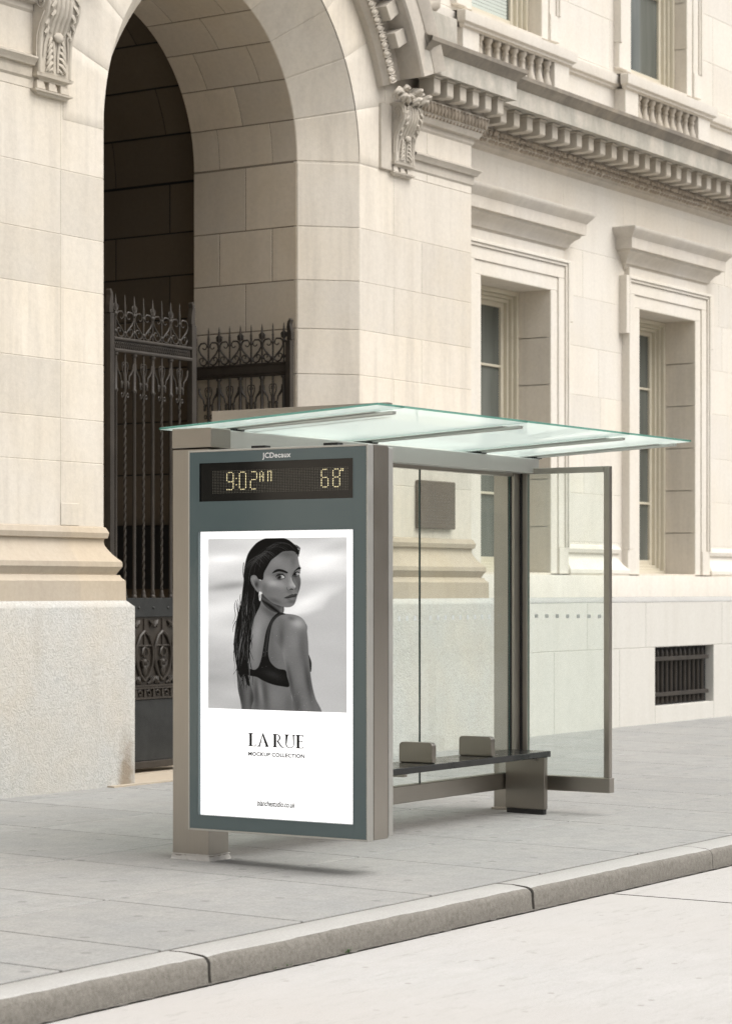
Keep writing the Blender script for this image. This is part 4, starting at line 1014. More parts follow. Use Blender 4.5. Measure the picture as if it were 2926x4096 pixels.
# roof: glass sheets on rafters, rising towards the kerb
zr = lambda y: 2.696 + (9.28 - y) * .0535
RX = [12.10, 13.64, 15.10, 15.93]; RE = [11.80, 12.085, 13.585, 15.045, 16.04]
for i in range(4):
    b = MB(); x0, x1 = RE[i] + (.006 if i else 0), RE[i + 1] - .006
    for zo, th in ((.000, .013),):
        a = [(x0, 7.655, zr(7.655) + zo), (x1, 7.655, zr(7.655) + zo), (x1, 9.28, zr(9.28) + zo), (x0, 9.28, zr(9.28) + zo)]
        n0 = len(b.f); b.prism(a, (0, 0, th))
        for k in range(6): b.m[n0 + k] = 0 if k < 2 else 1
    b.build('roof_pane', [M['roofglass'], M['glassedge']], SH)
for i, x in enumerate(RX):
    b = MB(); y0, y1 = 7.73, 9.20
    b.prism([(x - .02, y0, zr(y0) - .030), (x - .02, y1, zr(y1) - .020), (x - .02, y1, zr(y1) - .010), (x - .02, y0, zr(y0) - .010)], (.04, 0, 0))
    b.prism([(x - .032, y0 + .12, zr(y0 + .12) - .0095), (x - .032, y1, zr(y1) - .0095), (x - .032, y1, zr(y1) - .001), (x - .032, y0 + .12, zr(y0 + .12) - .001)], (.064, 0, 0))
    o = b.build('rafter', M['alu'], SH, bevel=.002)
    b = MB(); b.box(x - .055, x + .055, 8.90, 9.02, 2.688, 2.704); b.tube([(x - .05, 8.885, 2.697), (x + .055, 8.885, 2.697)], .007, 8); b.build('bracket', M['gasket_dark'], o)
b = MB(); b.prism([(12.45, 8.0, zr(8.0) + .02), (12.45, 9.36, zr(9.28) + .02), (12.45, 9.36, 2.856), (12.45, 8.0, 2.856)], (.05, 0, 0)); b.build('roof_sign_panel', M['steel'], SH, bevel=.003)
# ------------------------------------------------------------------ bench
BN = thing('bench', 'low bench with black slab seat and two steel arm plates inside the bus shelter', 'bench', (15.585, 8.78, .03))
b = MB(); b.box(12.15, 15.625, 8.602, 8.962, .452, .497); b.build('seat', M['slab'], BN, bevel=.006)
b = MB(); b.box(15.56, 15.61, 8.622, 8.955, .062, .4515); lg = b.build('leg', M['steel_d'], BN, bevel=.005)
b = MB(); b.box(15.563, 15.607, 8.632, 8.945, gz(8.8) - .005, .0618); b.build('foot_pad', M['gasket_dark'], lg)
b = MB()
for y in (8.70, 8.91):
    b.tube([(15.556, y - .02, .446), (15.556, y - .02, .428), (15.556, y + .018, .428), (15.556, y + .018, .446)], .004, 6); b.ell((15.556, y, .43), .006, .012, .010, 8, 5)
b.build('fixing_screws', M['steel'], lg)
b = MB()
for x in (12.3, 13.9): b.box(x, x + .04, 8.80, 8.963, .405, .4515); b.box(x, x + .04, 8.963, 8.99, .30, .4515)
b.build('wall_bracket', M['steel'], BN, bevel=.004)
def arm(x):
    b = MB(); y0, y1, z0, z1, r = 8.648, 8.918, .5015, .640, .028
    pts = [(y0, z0), (y1, z0)] + [(y1 - r + r * math.cos(a), z1 - r + r * math.sin(a)) for a in [PI / 2 * k / 6 for k in range(7)]] + [(y0 + r - r * math.sin(a), z1 - r + r * math.cos(a)) for a in [PI / 2 * k / 6 for k in range(7)]]
    b.prism([(x, y, z) for y, z in pts], (.052, 0, 0)); b.box(x + .004, x + .048, y0 + .01, y1 - .01, .4972, .5014)
    return b.build('arm_plate', M['steel_d'], BN, origin=(x, y0, z0), smooth=40, bevel=.003)
a1 = arm(14.02); copy_part(a1, BN, (14.825, 8.648, .5015))
# ------------------------------------------------------------------ weeds in the gutter
for i, (x, y, n, lab) in enumerate(((10.03, 6.685, 14, 'small green weed sprouting at the kerb foot, largest of the weeds'), (9.40, 6.69, 6, 'tiny weed sprig at the kerb foot nearest the kerb joint'), (9.52, 6.69, 6, 'tiny weed sprig at the kerb foot between two other weeds'))):
    b = MB()
    for k in range(n):
        a = -PI * (.1 + .8 * rs.random()); L = (.022 if n > 8 else .012) * (.6 + .7 * rs.random()); h = L * (.4 + .9 * rs.random())
        c = Vector((math.cos(a), math.sin(a) * .8, 0)); sd = Vector((-c.y, c.x, 0)) * L * .25; p0 = Vector((x + rs.gauss(0, .014), y, -.134)); pm_ = p0 + c * L * .55 + Vector((0, 0, h)); p1 = p0 + c * L + Vector((0, 0, h * .8))
        b.add([p0, pm_ - sd, p1, pm_ + sd], [(0, 1, 2, 3)])
    tag(b.build('weed', M['weed'], origin=(x, y, -.135), fixn=False), lab, 'weed', 'weeds along the gutter')
# ------------------------------------------------------------------ the poster
PO = thing('poster', 'white poster with a monochrome photo of a dark-haired woman, behind the shelter end panel glass', 'poster', (11.72, 8.33, .316))
b = MB(); b.box(11.722, 11.726, PY0 + .001, PY1 - .001, PZ0 + .001, PZ1 - .001); b.build('paper', M['paper'], PO)
# photograph painted with soft shapes; coordinates below are those of a 946 x 1170 print
S_ = .335; PWID, PHGT = 946, 1170
NX, NY = int(PWID * S_), int(PHGT * S_)
gx, gy = np.meshgrid((np.arange(NX) + .5) / S_, (np.arange(NY) + .5) / S_)
OX, OY = 312., 264.
gx = gx + OX; gy = gy + OY
rng = np.random.default_rng(4)
def smooth_noise(sx, sy, seed, oct_=3):
    r = np.random.default_rng(seed); out = np.zeros((NY, NX)); amp = 1.
    for o in range(oct_):
        nx, ny = max(2, int(PWID / sx)) + 2, max(2, int(PHGT / sy)) + 2
        g = r.random((ny, nx)); u = (gx - OX) / PWID * (nx - 1.001); v = (gy - OY) / PHGT * (ny - 1.001)
        iu, iv = u.astype(int), v.astype(int); fu, fv = u - iu, v - iv; fu = fu * fu * (3 - 2 * fu); fv = fv * fv * (3 - 2 * fv)
        out += amp * ((g[iv, iu] * (1 - fu) + g[iv, iu + 1] * fu) * (1 - fv) + (g[iv + 1, iu] * (1 - fu) + g[iv + 1, iu + 1] * fu) * fv - .5)
        sx /= 2; sy /= 2; amp *= .5
    return out
def curve(pts, n=8, closed=True):
    P = np.array(pts, float); k = len(P); o = []
    for i in range(k if closed else k - 1):
        if closed: a, b_, c, d = P[(i - 1) % k], P[i], P[(i + 1) % k], P[(i + 2) % k]
        else: a, b_, c, d = P[max(i - 1, 0)], P[i], P[i + 1], P[min(i + 2, k - 1)]
        for j in range(n):
            t = j / n; o.append(.5 * (2 * b_ + (c - a) * t + (2 * a - 5 * b_ + 4 * c - d) * t * t + (3 * b_ - a - 3 * c + d) * t ** 3))
    if not closed: o.append(P[-1])
    return np.array(o)
def mask(pts, feather=4, n=6, sharp=False):
    Q = np.array(pts, float) if sharp else curve(pts, n); pad = feather * 2 + 6
    x0, y0 = Q.min(0) - pad; x1, y1 = Q.max(0) + pad
    ix0, ix1 = max(0, int((x0 - OX) * S_)), min(NX, int((x1 - OX) * S_) + 2); iy0, iy1 = max(0, int((y0 - OY) * S_)), min(NY, int((y1 - OY) * S_) + 2)
    m_ = np.zeros((NY, NX))
    if ix1 <= ix0 or iy1 <= iy0: return m_
    X, Y = gx[iy0:iy1, ix0:ix1], gy[iy0:iy1, ix0:ix1]; d = np.full(X.shape, 1e9); ins = np.zeros(X.shape, bool); k = len(Q)
    for i in range(k):
        ax, ay = Q[i]; bx, by = Q[(i + 1) % k]; ex, ey = bx - ax, by - ay; L = ex * ex + ey * ey + 1e-9
        t = np.clip(((X - ax) * ex + (Y - ay) * ey) / L, 0, 1); d = np.minimum(d, (X - ax - t * ex) ** 2 + (Y - ay - t * ey) ** 2)
        if ay != by: ins ^= ((ay > Y) != (by > Y)) & (X < ex * (Y - ay) / ey + ax)
    sd = np.sqrt(d) * np.where(ins, 1, -1); m_[iy0:iy1, ix0:ix1] = np.clip(.5 + sd / (2 * feather), 0, 1); return m_ * m_ * (3 - 2 * m_)
def stroke(pts, w, feather=2, n=6):
    Q = curve(pts, n, False); ws = np.interp(np.linspace(0, 1, len(Q)), np.linspace(0, 1, len(w)), w) if isinstance(w, (list, tuple)) else np.full(len(Q), w)
    pad = ws.max() + feather * 2 + 4; x0, y0 = Q.min(0) - pad; x1, y1 = Q.max(0) + pad
    ix0, ix1 = max(0, int((x0 - OX) * S_)), min(NX, int((x1 - OX) * S_) + 2); iy0, iy1 = max(0, int((y0 - OY) * S_)), min(NY, int((y1 - OY) * S_) + 2)
    m_ = np.zeros((NY, NX))
    if ix1 <= ix0 or iy1 <= iy0: return m_
    X, Y = gx[iy0:iy1, ix0:ix1], gy[iy0:iy1, ix0:ix1]; best = np.full(X.shape, -1e9)
    for i in range(len(Q) - 1):
        ax, ay = Q[i]; ex, ey = Q[i + 1] - Q[i]; L = ex * ex + ey * ey + 1e-9
        t = np.clip(((X - ax) * ex + (Y - ay) * ey) / L, 0, 1)
        best = np.maximum(best, ws[i] + (ws[i + 1] - ws[i]) * t - np.hypot(X - ax - t * ex, Y - ay - t * ey))
    m_[iy0:iy1, ix0:ix1] = np.clip(.5 + best / (2 * feather), 0, 1); return m_
def blob(cx, cy, rx, ry, rot=0):
    c, s_ = math.cos(rot), math.sin(rot); u = ((gx - cx) * c + (gy - cy) * s_) / rx; v = (-(gx - cx) * s_ + (gy - cy) * c) / ry
    return np.exp(-(u * u + v * v))
I = np.zeros((NY, NX))
def lay(m_, val, op=1.): 
    global I
    I = I * (1 - m_ * op) + val * m_ * op
# sea, foam and wet sand, out of focus
I = np.interp(gy, [264, 330, 400, 470, 560, 640, 760, 900, 1100, 1430], [186, 192, 206, 200, 180, 188, 196, 182, 166, 162]) + smooth_noise(420, 110, 1, 2) * 20
I += 26 * blob(420, 400, 170, 36, -.1) + 24 * blob(1100, 420, 150, 60, -.35) - 38 * blob(470, 588, 190, 26, -.12) - 20 * blob(1190, 330, 140, 40, -.3) + 30 * blob(1000, 690, 200, 50, -.5) + 16 * blob(420, 720, 170, 60)
lay(mask([(1300, 570), (1230, 610), (1150, 660), (1090, 735), (1000, 775), (900, 800), (900, 1500), (1300, 1500)], 26, sharp=True), 170 + smooth_noise(500, 120, 3) * 6)
I += 8 * blob(400, 960, 200, 40, -.2) - 8 * blob(380, 1130, 160, 40, -.2)
BACK = 94 + smooth_noise(160, 160, 8) * 6
# far arm, torso
lay(mask([(514, 1080), (517, 1200), (519, 1280), (533, 1350), (548, 1400), (556, 1445), (640, 1445), (640, 1300), (600, 1180), (560, 1080)], 3), 86)
lay(blob(545, 1330, 22, 120, -.1) * mask([(514, 1080), (519, 1280), (533, 1350), (556, 1445), (640, 1445), (600, 1180), (560, 1080)], 3), 52, .8)
lay(blob(618, 1360, 16, 90), 44, .7)
torso = mask([(690, 640), (640, 760), (610, 880), (595, 1000), (580, 1120), (590, 1200), (610, 1270), (632, 1350), (634, 1446), (915, 1446), (900, 1380), (885, 1300), (900, 1150), (990, 900), (975, 830), (930, 790), (830, 770), (834, 720), (790, 690)], 3)
lay(torso, BACK)
for bl, v, o in ((blob(650, 900, 40, 130, .15), 128, .75), (blob(700, 830, 70, 60), 112, .6), (blob(640, 1060, 30, 110), 110, .6), (blob(760, 900, 40, 140, .1), 84, .6), (blob(650, 1330, 22, 120), 66, .8), (blob(712, 1330, 26, 130, -.12), 62, .8), (blob(675, 1300, 16, 90, -.15), 112, .7), (blob(780, 1350, 60, 110), 104, .7), (blob(870, 1390, 30, 90), 80, .5), (blob(760, 1060, 46, 110), 84, .7), (blob(800, 960, 34, 120), 100, .5), (blob(740, 770, 70, 22, .6), 72, .7)): lay(bl * torso, v, o)
# neck
neck = mask([(676, 650), (690, 700), (720, 735), (770, 765), (830, 770), (836, 720), (820, 690), (740, 640)], 3)
lay(neck, 62); lay(stroke([(690, 690), (730, 715), (770, 745), (800, 765)], [3, 9, 6], 6) * neck, 34, .9); lay(stroke([(684, 668), (740, 700), (800, 740), (826, 765)], [2, 6, 10], 6) * neck, 84, .6)
lay(blob(822, 745, 14, 24) * neck, 96, .7)
# near arm and shoulder
armm = mask([(800, 778), (850, 777), (905, 782), (950, 800), (980, 832), (990, 880), (999, 960), (1003, 1050), (1012, 1150), (1026, 1250), (1048, 1340), (1085, 1450), (906, 1450), (895, 1360), (878, 1290), (858, 1210), (846, 1140), (830, 1070), (812, 1010), (780, 960), (760, 880), (780, 820)], 3)
lay(mask([(1000, 1050), (1016, 1080), (1023, 1115), (1018, 1165), (1004, 1140)], 2), 46)
lay(armm, 92 + smooth_noise(120, 200, 9) * 6)
for bl, v, o in ((blob(930, 840, 52, 40, .3), 150, .8), (blob(870, 800, 60, 20, .1), 112, .6), (blob(900, 950, 50, 110), 112, .6), (blob(960, 1010, 26, 120), 78, .6), (blob(840, 1060, 22, 100, -.15), 120, .55), (blob(935, 1180, 34, 130, -.12), 102, .6), (blob(1000, 1230, 18, 140, -.15), 60, .7), (blob(880, 1220, 14, 120, -.2), 58, .6), (blob(990, 1390, 34, 80, -.2), 100, .5), (blob(930, 1400, 24, 90, -.1), 64, .6), (blob(820, 940, 20, 80), 64, .55), (blob(885, 806, 26, 14, .2), 72, .5)): lay(bl * armm, v, o)
# bikini top
strap = mask([(792, 772), (815, 768), (846, 778), (815, 786), (785, 806), (760, 840), (746, 890), (736, 960), (729, 1030), (735, 1080), (755, 1118), (795, 1148), (846, 1158), (858, 1200), (872, 1266), (820, 1267), (755, 1255), (695, 1232), (650, 1208), (596, 1197), (570, 1160), (584, 1148), (630, 1160), (658, 1145), (674, 1110), (687, 1060), (700, 980), (712, 910), (730, 855), (755, 808)], 2.2)
lay(strap, 38); lay(stroke([(820, 776), (765, 815), (735, 880), (722, 960), (708, 1060)], [4, 7, 7, 6], 6) * strap, 62, .7); lay(stroke([(600, 1190), (660, 1204), (760, 1245), (868, 1258)], 4, 4) * strap, 30, .8); lay(blob(760, 1190, 70, 26, .3) * strap, 56, .6)
# head: skin of the face
FC = lambda pts: [(598.3 + x * .3158, 170.95 + y * .3158) for x, y in pts]
face = mask(FC([(1046, 660), (1062, 760), (1082, 860), (1104, 930), (1108, 990), (1092, 1060), (1090, 1100), (1110, 1180), (1112, 1270), (1092, 1380), (1062, 1470), (1042, 1530), (1020, 1600), (1000, 1660), (965, 1725), (905, 1765), (835, 1778), (745, 1768), (620, 1730), (500, 1680), (400, 1600), (320, 1520), (270, 1440), (240, 1300), (260, 1180), (320, 1040), (390, 880), (490, 740), (620, 640), (740, 570), (900, 545), (1000, 590)]), 2.2)
lay(face, 100 + smooth_noise(70, 70, 12) * 5)
fb = lambda x, y, rx, ry, v, o, rot=0: lay(blob(598.3 + x * .3158, 170.95 + y * .3158, rx * .3158, ry * .3158, rot) * face, v, o)
for a in ((820, 640, 230, 90, 78, .8), (600, 800, 150, 110, 112, .7, -.5), (950, 790, 60, 130, 84, .7), (700, 860, 160, 70, 106, .6), (1060, 800, 26, 130, 112, .5),
          (520, 1260, 190, 90, 140, .85, .25), (400, 1180, 100, 90, 118, .6), (680, 1290, 110, 60, 122, .6, .3), (560, 1450, 150, 120, 98, .6), (420, 1480, 110, 120, 92, .6, .6), (700, 1650, 170, 80, 92, .6), (330, 1380, 70, 150, 84, .7), (560, 1640, 160, 50, 72, .7, .35),
          (1040, 1240, 60, 180, 78, .8), (1080, 1330, 26, 150, 66, .6), (1000, 1120, 60, 60, 70, .6), (890, 1200, 40, 150, 120, .7, -.2), (930, 1300, 70, 60, 134, .8), (985, 1330, 26, 30, 150, .8), (850, 1360, 40, 40, 104, .7), (900, 1440, 90, 40, 80, .6), (960, 1440, 40, 50, 104, .6),
          (650, 1085, 130, 46, 66, .7), (640, 1180, 110, 26, 84, .6), (900, 1660, 90, 36, 66, .8), (880, 1720, 90, 40, 100, .7), (800, 1640, 120, 60, 104, .5), (980, 1640, 40, 60, 78, .6)): fb(*a)
fs = lambda pts, w, v, o=1., f=1.6: lay(stroke(FC(pts), [q * .3158 for q in w] if isinstance(w, list) else w * .3158, f), v, o)
# brows, eyes
lay(mask(FC([(505, 1050), (540, 1000), (610, 962), (700, 965), (790, 1000), (838, 1035), (820, 1052), (740, 1030), (650, 1012), (570, 1030)]), 2), 26, .95)
lay(mask(FC([(965, 1025), (1000, 980), (1050, 935), (1090, 912), (1112, 935), (1108, 962), (1060, 970), (1010, 995), (975, 1030)]), 2), 24, .95)
lay(mask(FC([(590, 1128), (630, 1095), (690, 1085), (745, 1105), (775, 1140), (720, 1160), (650, 1165)]), 1.2), 150)
lay(blob(*FC([(655, 1128)])[0], 12.5, 12.5), 26, 1.); lay(blob(*FC([(652, 1130)])[0], 12, 13), 30, .9); lay(blob(*FC([(640, 1115)])[0], 3.2, 3), 120, .6)
fs([(580, 1135), (620, 1090), (690, 1072), (750, 1095), (782, 1142)], [4, 12, 11, 9, 4], 22); fs([(600, 1060), (680, 1042), (745, 1062)], 5, 58, .7, 2); fs([(600, 1145), (660, 1172), (730, 1165), (775, 1145)], 6, 50, .8, 2)
lay(mask(FC([(955, 1095), (985, 1050), (1040, 1035), (1078, 1050), (1070, 1085), (1020, 1105), (970, 1112)]), 1.2), 138)
lay(blob(*FC([(992, 1078)])[0], 11, 11.5), 24, 1.); fs([(945, 1108), (975, 1058), (1030, 1025), (1078, 1040), (1105, 1048)], [8, 12, 11, 8, 3], 20); fs([(960, 1112), (1020, 1110), (1070, 1095)], 6, 46, .8, 2)
# nose and mouth
fs([(935, 1120), (945, 1190), (985, 1270), (1018, 1330), (1015, 1370)], [10, 7, 5, 6, 6], 62, .75, 2.5); fs([(905, 1150), (925, 1230), (965, 1300)], [6, 12, 14], 148, .6, 5)
fs([(880, 1400), (915, 1388), (950, 1400)], [5, 12, 4], 28, .95); fs([(985, 1392), (1005, 1385)], [5, 4], 40, .8); fs([(815, 1350), (825, 1395), (855, 1418)], [4, 7, 5], 66, .8, 2.5)
lay(mask(FC([(760, 1575), (850, 1530), (930, 1495), (965, 1502), (1005, 1482), (1040, 1500), (1020, 1535), (930, 1555), (840, 1578)]), 1.5), 62); lay(mask(FC([(780, 1580), (860, 1575), (940, 1556), (1020, 1540), (1005, 1590), (960, 1625), (890, 1635), (830, 1610)]), 2), 84)
fs([(760, 1577), (850, 1574), (930, 1555), (1015, 1538)], [4, 7, 7, 4], 22); lay(blob(*FC([(930, 1598)])[0], 22, 7), 112, .6); fs([(940, 1488), (1000, 1472), (1035, 1485)], 4, 122, .6, 2)
# hair mass and strands
hair = mask([(693, 545), (700, 500), (722, 458), (750, 414), (788, 384), (826, 357), (866, 352), (901, 354), (926, 374), (934, 392), (938, 370), (933, 345), (918, 318), (901, 303), (867, 277), (835, 265), (800, 260), (725, 261), (661, 287), (623, 322), (590, 370), (572, 430), (562, 500), (560, 560), (552, 620), (545, 680), (533, 740), (515, 800), (503, 870), (496, 930), (491, 990), (498, 1050), (506, 1110), (520, 1160), (540, 1215), (566, 1190), (580, 1250), (600, 1270), (592, 1200), (588, 1120), (600, 1060), (604, 1000), (612, 930), (616, 880), (630, 820), (650, 770), (670, 730), (678, 690), (672, 640), (650, 620), (640, 580), (660, 545)], 2.4, 5)
lay(hair, 22); base_h = hair
for k in range(46):                                       # combed-back strands, from hairline over the crown
    t = k / 45; x0 = 930 - 235 * t ** 1.1; y0 = 360 + 150 * t ** 1.7 + rng.normal(0, 5)
    cxx = 800 - 180 * t + rng.normal(0, 10); cyy = 275 + 120 * t + rng.normal(0, 8)
    pts = [(x0, y0), ((x0 + cxx) / 2 + 6, (y0 + cyy) / 2 - 14 + 10 * t), (cxx, cyy + 16), (cxx - 60 - 20 * t, cyy + 62 + 50 * t), (cxx - 90 - 5 * t, cyy + 170 + 60 * t)]
    lay(stroke(pts, [.6, 1.6, 1.9, 1.2, .5], 1.6, 5) * base_h, 40 + 34 * rng.random(), .5 + .3 * rng.random())
for k in range(42):                                       # long wet lengths
    x = 560 + rng.random() * 95; xe = 500 + rng.random() * 95; ye = 1010 + rng.random() * 230
    pts = [(x, 540 + rng.random() * 120), (x - 12 + rng.normal(0, 6), 700), (x * .55 + xe * .45 + rng.normal(0, 9), 860), (xe + rng.normal(0, 9), 1000), (xe + 12 + rng.normal(0, 12), ye)]
    inside = k < 32
    lay(stroke(pts, [.8, 1.8, 2.0, 1.6, .5], 1.6, 5) * (base_h if inside else 1), (42 + 36 * rng.random()) if k % 3 else 12, .6)
for k in range(64):                                       # wet waves breaking up the outline of the lengths
    t = rng.random(); x = 520 + 95 * t + rng.normal(0, 6); y0_ = 640 + 330 * rng.random(); L = 140 + 220 * rng.random(); ph = rng.random() * 6.28; am = 5 + 9 * rng.random()
    dx = -34 + 44 * t
    pts = [(x + dx * q + am * math.sin(ph + 5.5 * q), y0_ + L * q) for q in np.linspace(0, 1, 7)]
    v = 12 if k % 2 else 62 + 60 * rng.random()
    lay(stroke(pts, [.8, 2.0, 2.2, 1.8, 1.2, .5], 1.4, 4), v, .75 if k % 2 else .5)
for k in range(12):
    x = 515 + 80 * rng.random(); y0_ = 1090 + 60 * rng.random()
    pts = [(x, y0_), (x - 6 + rng.normal(0, 6), y0_ + 50), (x + rng.normal(0, 12), y0_ + 100), (x + rng.normal(0, 16), y0_ + 150)]
    lay(stroke(pts, [2.4, 2.0, 1.2, .5], 1.2), 20, .9)
for pts in ([(520, 1100), (516, 1150), (488, 1195)], [(545, 1190), (560, 1225), (540, 1240)], [(585, 1180), (596, 1230), (608, 1278)], [(505, 830), (488, 870), (486, 905)], [(560, 430), (556, 500), (566, 560)], [(575, 1100), (570, 1180), (588, 1245)]): lay(stroke(pts, [2.4, 1.8, .6], 1.4), 26, .9)
for k in range(9): lay(stroke([(915 + rng.normal(0, 8), 318 + rng.normal(0, 8)), (938 + rng.normal(0, 4), 342 + rng.normal(0, 8)), (930 + rng.normal(0, 6), 372)], 1.2, 1.4), 30, .8)
lay(blob(735, 470, 40, 50, .7) * base_h, 14, .6); lay(blob(640, 330, 70, 14, -.5) * base_h, 66, .4)
# ear and earring
ear = mask(FC([(30, 1180), (45, 1110), (95, 1085), (150, 1100), (200, 1170), (262, 1230), (282, 1330), (262, 1450), (210, 1465), (150, 1420), (80, 1320), (45, 1250)]), 1.8)
lay(ear, 96); lay(blob(*FC([(110, 1150)])[0], 16, 14) * ear, 120, .6); lay(blob(*FC([(160, 1290)])[0], 14, 22) * ear, 50, .8); lay(blob(*FC([(235, 1420)])[0], 10, 16) * ear, 112, .7); lay(stroke(FC([(60, 1160), (90, 1250), (140, 1360), (190, 1430)]), 2.2, 2) * ear, 126, .5)
lay(mask(FC([(212, 1500), (222, 1455), (240, 1440), (258, 1470), (264, 1540), (255, 1610), (238, 1648), (220, 1610)]), 1.4), 205); lay(blob(*FC([(240, 1545)])[0], 3.5, 16), 70, .9); lay(blob(*FC([(256, 1560)])[0], 2.5, 16), 120, .7)
# drops and grain of sand on wet skin
for k in range(60):
    x, y = (900 + rng.random() * 130, 1300 + rng.random() * 140) if k < 30 else (620 + rng.random() * 300, 900 + rng.random() * 250)
    lay(blob(x, y, 1.8, 1.8) * np.maximum(armm, torso), 190, .45 * rng.random())
pm_ = np.maximum.reduce([face, torso, armm, neck, hair, ear])
I += pm_ * np.where(I < 170, (I - 84) * .26, 0)
I += rng.normal(0, 2.2, I.shape)
lin = np.clip(I / 255, 0, 1); lin = np.where(lin <= .04045, lin / 12.92, ((lin + .055) / 1.055) ** 2.4)
y0, y1, z0, z1 = 8.839, 7.820, .971, 2.006
me = bpy.data.meshes.new('photo_print')
uu, vv = np.meshgrid(np.arange(NX + 1) / NX, np.arange(NY + 1) / NY)
vs = np.stack([np.full(uu.size, 11.7215), (y0 + (y1 - y0) * uu).ravel(), (z1 + (z0 - z1) * vv).ravel()], 1) - np.array(WORLD[PO.name])
ii, jj = np.meshgrid(np.arange(NX), np.arange(NY)); a = (jj * (NX + 1) + ii).ravel()
fc = np.stack([a, a + NX + 1, a + NX + 2, a + 1], 1)
me.vertices.add(len(vs)); me.vertices.foreach_set('co', vs.ravel()); me.loops.add(fc.size); me.loops.foreach_set('vertex_index', fc.ravel().astype(np.int32))
me.polygons.add(len(fc)); me.polygons.foreach_set('loop_start', (np.arange(len(fc)) * 4).astype(np.int32)); me.polygons.foreach_set('loop_total', np.full(len(fc), 4, np.int32)); me.update(calc_edges=True)
at = me.attributes.new('print', 'FLOAT_COLOR', 'FACE'); col = np.ones((len(fc), 4)); col[:, :3] = np.clip(lin * .93 - .010, 0, 1).reshape(-1, 1); at.data.foreach_set('color', col.ravel())
me.materials.append(M['photo']); o = bpy.data.objects.new('photo_print', me); COL.objects.link(o); o.parent = PO
# lettering: title drawn stroke by stroke (serif capitals), the rest set in type
def serif(b, ch, x):
    # unit: cap height 1; returns advance.  T thick stroke, h hairline
    T, h, s_ = .17, .10, .09
    P = lambda *pts: b.add([(11.7205, LY0 - (x + u) * LS, LZ0 + v * LS) for u, v in pts], [tuple(range(len(pts)))])
    def foot(u0, u1, v, up): P((u0 - s_, v), (u1 + s_, v), (u1 + s_ * .9, v + up * .03), (u1, v + up * .09), (u0, v + up * .09), (u0 - s_ * .9, v + up * .03))
    if ch == 'L':
        P((.08, 0), (.08 + T, 0), (.08 + T, 1), (.08, 1)); foot(.08, .08 + T, 0, 1); foot(.08, .08 + T, 1, -1); P((.1, 0), (.50, 0), (.56, .20), (.535, .20), (.47, .07), (.42, .05), (.1, .05)); return .60
    if ch == 'A':
        P((.10, 0), (.10 + h, 0), (.40, .93), (.385, 1.02)); P((.385, 1.02), (.36, .88), (.62, 0), (.62 + T * 1.1, 0), (.43, 1.02)); P((.20, .33), (.20, .37), (.56, .37), (.57, .33)); foot(.09, .15, 0, 1); foot(.62, .72, 0, 1); return .80
    if ch == 'R':
        P((.08, 0), (.08 + T, 0), (.08 + T, 1), (.08, 1)); foot(.08, .08 + T, 0, 1); foot(.08, .08 + T, 1, -1)
        ring = []; ri = []
        for k in range(13):
            a_ = PI / 2 - PI * k / 12; ring.append((.30 + .24 * math.cos(a_), .73 + .27 * math.sin(a_))); ri.append((.30 + .14 * math.cos(a_), .73 + .225 * math.sin(a_)))
        ring = [(.1, 1.0)] + ring + [(.1, .46)]; ri = [(.1, .955)] + ri + [(.1, .505)]
        for k in range(len(ring) - 1): P(ring[k], ring[k + 1], ri[k + 1], ri[k])
        P((.28, .48), (.40, .48), (.60, .14), (.70, .04), (.80, .02), (.80, -.02), (.64, -.01), (.52, .10)); return .80
    if ch == 'U':
        ro = [(.08, 1)] ; ri = [(.08 + T, 1)]
        for k in range(13):
            a_ = PI + PI * k / 12; ro.append((.37 + .29 * math.cos(a_), .28 + .30 * math.sin(a_))); ri.append((.385 + .225 * math.cos(a_), .28 + .25 * math.sin(a_)))
        ro += [(.66, 1)]; ri += [(.66 - h, 1)]
        for k in range(len(ro) - 1): P(ro[k], ro[k + 1], ri[k + 1], ri[k])
        foot(.08, .08 + T, 1, -1); foot(.62, .66, 1, -1); return .76
    if ch == 'E':
        P((.08, 0), (.08 + T, 0), (.08 + T, 1), (.08, 1)); foot(.08, .08 + T, 0, 1); foot(.08, .08 + T, 1, -1)
        P((.1, 0), (.50, 0), (.56, .20), (.535, .20), (.47, .07), (.42, .05), (.1, .05)); P((.1, 1), (.50, 1), (.53, .82), (.505, .82), (.45, .93), (.40, .95), (.1, .95)); P((.1, .50), (.1, .545), (.38, .545), (.42, .60), (.44, .60), (.44, .44), (.42, .44), (.38, .50)); return .60
    return .26
LS = (.827 - .747); LY0, LZ0 = 8.540, .749
adv = {'L': .60, 'A': .80, ' ': .26, 'R': .80, 'U': .76, 'E': .60}
tot = sum(adv[c] for c in 'LA RUE'); LSx = (8.536 - 8.122) / tot
b = MB(); x = 0; LS0 = LS
for ch in 'LA RUE':
    n0 = len(b.v); x += serif(b, ch, x)
# letters are fitted to the measured width
b.v = [(vx, 8.536 - (LY0 - vy) / LS0 * LSx, vz) for vx, vy, vz in b.v]
for q, f in enumerate(b.f): b.v = b.v
off_ = 0
b2 = MB()
for q, f in enumerate(b.f):
    b2.add([(11.7212 - .0000035 * q, b.v[i][1], b.v[i][2]) for i in f], [tuple(range(len(f)))])
b2.build('title_lettering', M['ink'], PO, fixn=False)
letter('subtitle_lettering', 'MOCKUP COLLECTION', 8.535, 8.122, .6925, .7145, 11.7213, M['ink'], PO, bold=.03, spacing=1.05)
letter('web_address_lettering', 'blanchestudio.co.uk', 8.470, 8.190, .392, .426, 11.7213, M['ink'], PO, shear=.28, bold=.02)
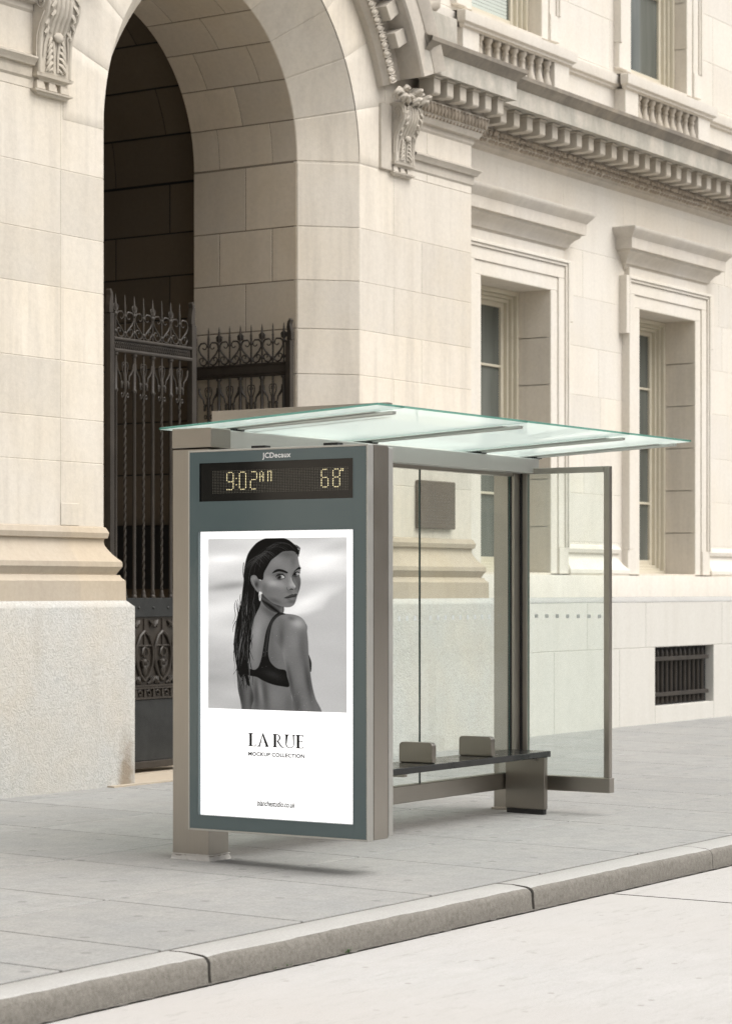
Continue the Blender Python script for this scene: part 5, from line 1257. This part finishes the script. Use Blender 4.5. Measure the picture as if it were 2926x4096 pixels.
# ------------------------------------------------------------------ camera, light
cam = bpy.data.cameras.new('camera'); co_ = bpy.data.objects.new('camera', cam); COL.objects.link(co_)
co_.location = (0, 0, 1.7)
co_.rotation_euler = (R(90), 0, R(33.251 - 90))
cam.sensor_fit = 'VERTICAL'; cam.sensor_width = 36 * 731 / 1024; cam.sensor_height = 36
cam.lens = 9567.56 / 4096 * 36; cam.shift_y = (2356.09 - 2048) / 4096
cam.clip_end = 800
cam.dof.use_dof = True; cam.dof.focus_distance = 15.3; cam.dof.aperture_fstop = 4.0
SC.camera = co_
EL, AZ = R(58), R(-78)         # direction towards the sun: mostly from the street side
w = bpy.data.worlds.new('World'); SC.world = w; w.use_nodes = True; nt = w.node_tree; nt.nodes.clear()
out = nd(nt, 'ShaderNodeOutputWorld'); bg = nd(nt, 'ShaderNodeBackground'); sky = nd(nt, 'ShaderNodeTexSky', sky_type='NISHITA')
sky.sun_disc = False; sky.sun_elevation = EL; sky.sun_rotation = PI / 2 - AZ; sky.dust_density = 6; sky.air_density = 1.0; sky.ozone_density = .5
hs = nd(nt, 'ShaderNodeHueSaturation'); hs.inputs['Saturation'].default_value = .22
wb = nd(nt, 'ShaderNodeMix', data_type='RGBA', blend_type='MULTIPLY'); wb.inputs[0].default_value = 1; wb.inputs[7].default_value = (1.0, .995, .985, 1)
lk(nt, sky.outputs[0], hs.inputs['Color']); lk(nt, hs.outputs[0], wb.inputs[6]); lk(nt, wb.outputs[2], bg.inputs['Color']); bg.inputs['Strength'].default_value = .12
lk(nt, bg.outputs[0], out.inputs['Surface'])
sl = bpy.data.lights.new('sun', 'SUN'); sl.energy = 1.2; sl.angle = R(60); sl.color = (1, .972, .935)
so = bpy.data.objects.new('sun', sl); COL.objects.link(so)
d = Vector((math.cos(EL) * math.cos(AZ), math.cos(EL) * math.sin(AZ), math.sin(EL)))
so.rotation_euler = d.to_track_quat('Z', 'Y').to_euler()
SC.view_settings.view_transform = 'Standard'; SC.view_settings.look = 'None'; SC.view_settings.gamma = 1; SC.view_settings.exposure = .70
SC.cycles.use_adaptive_sampling = False; SC.cycles.sample_clamp_indirect = 4; SC.cycles.max_bounces = 8; SC.cycles.transparent_max_bounces = 24; SC.cycles.use_denoising = True; SC.cycles.denoiser = 'OPENIMAGEDENOISE'; SC.cycles.denoising_input_passes = 'RGB_ALBEDO_NORMAL'; SC.cycles.denoising_prefilter = 'NONE'
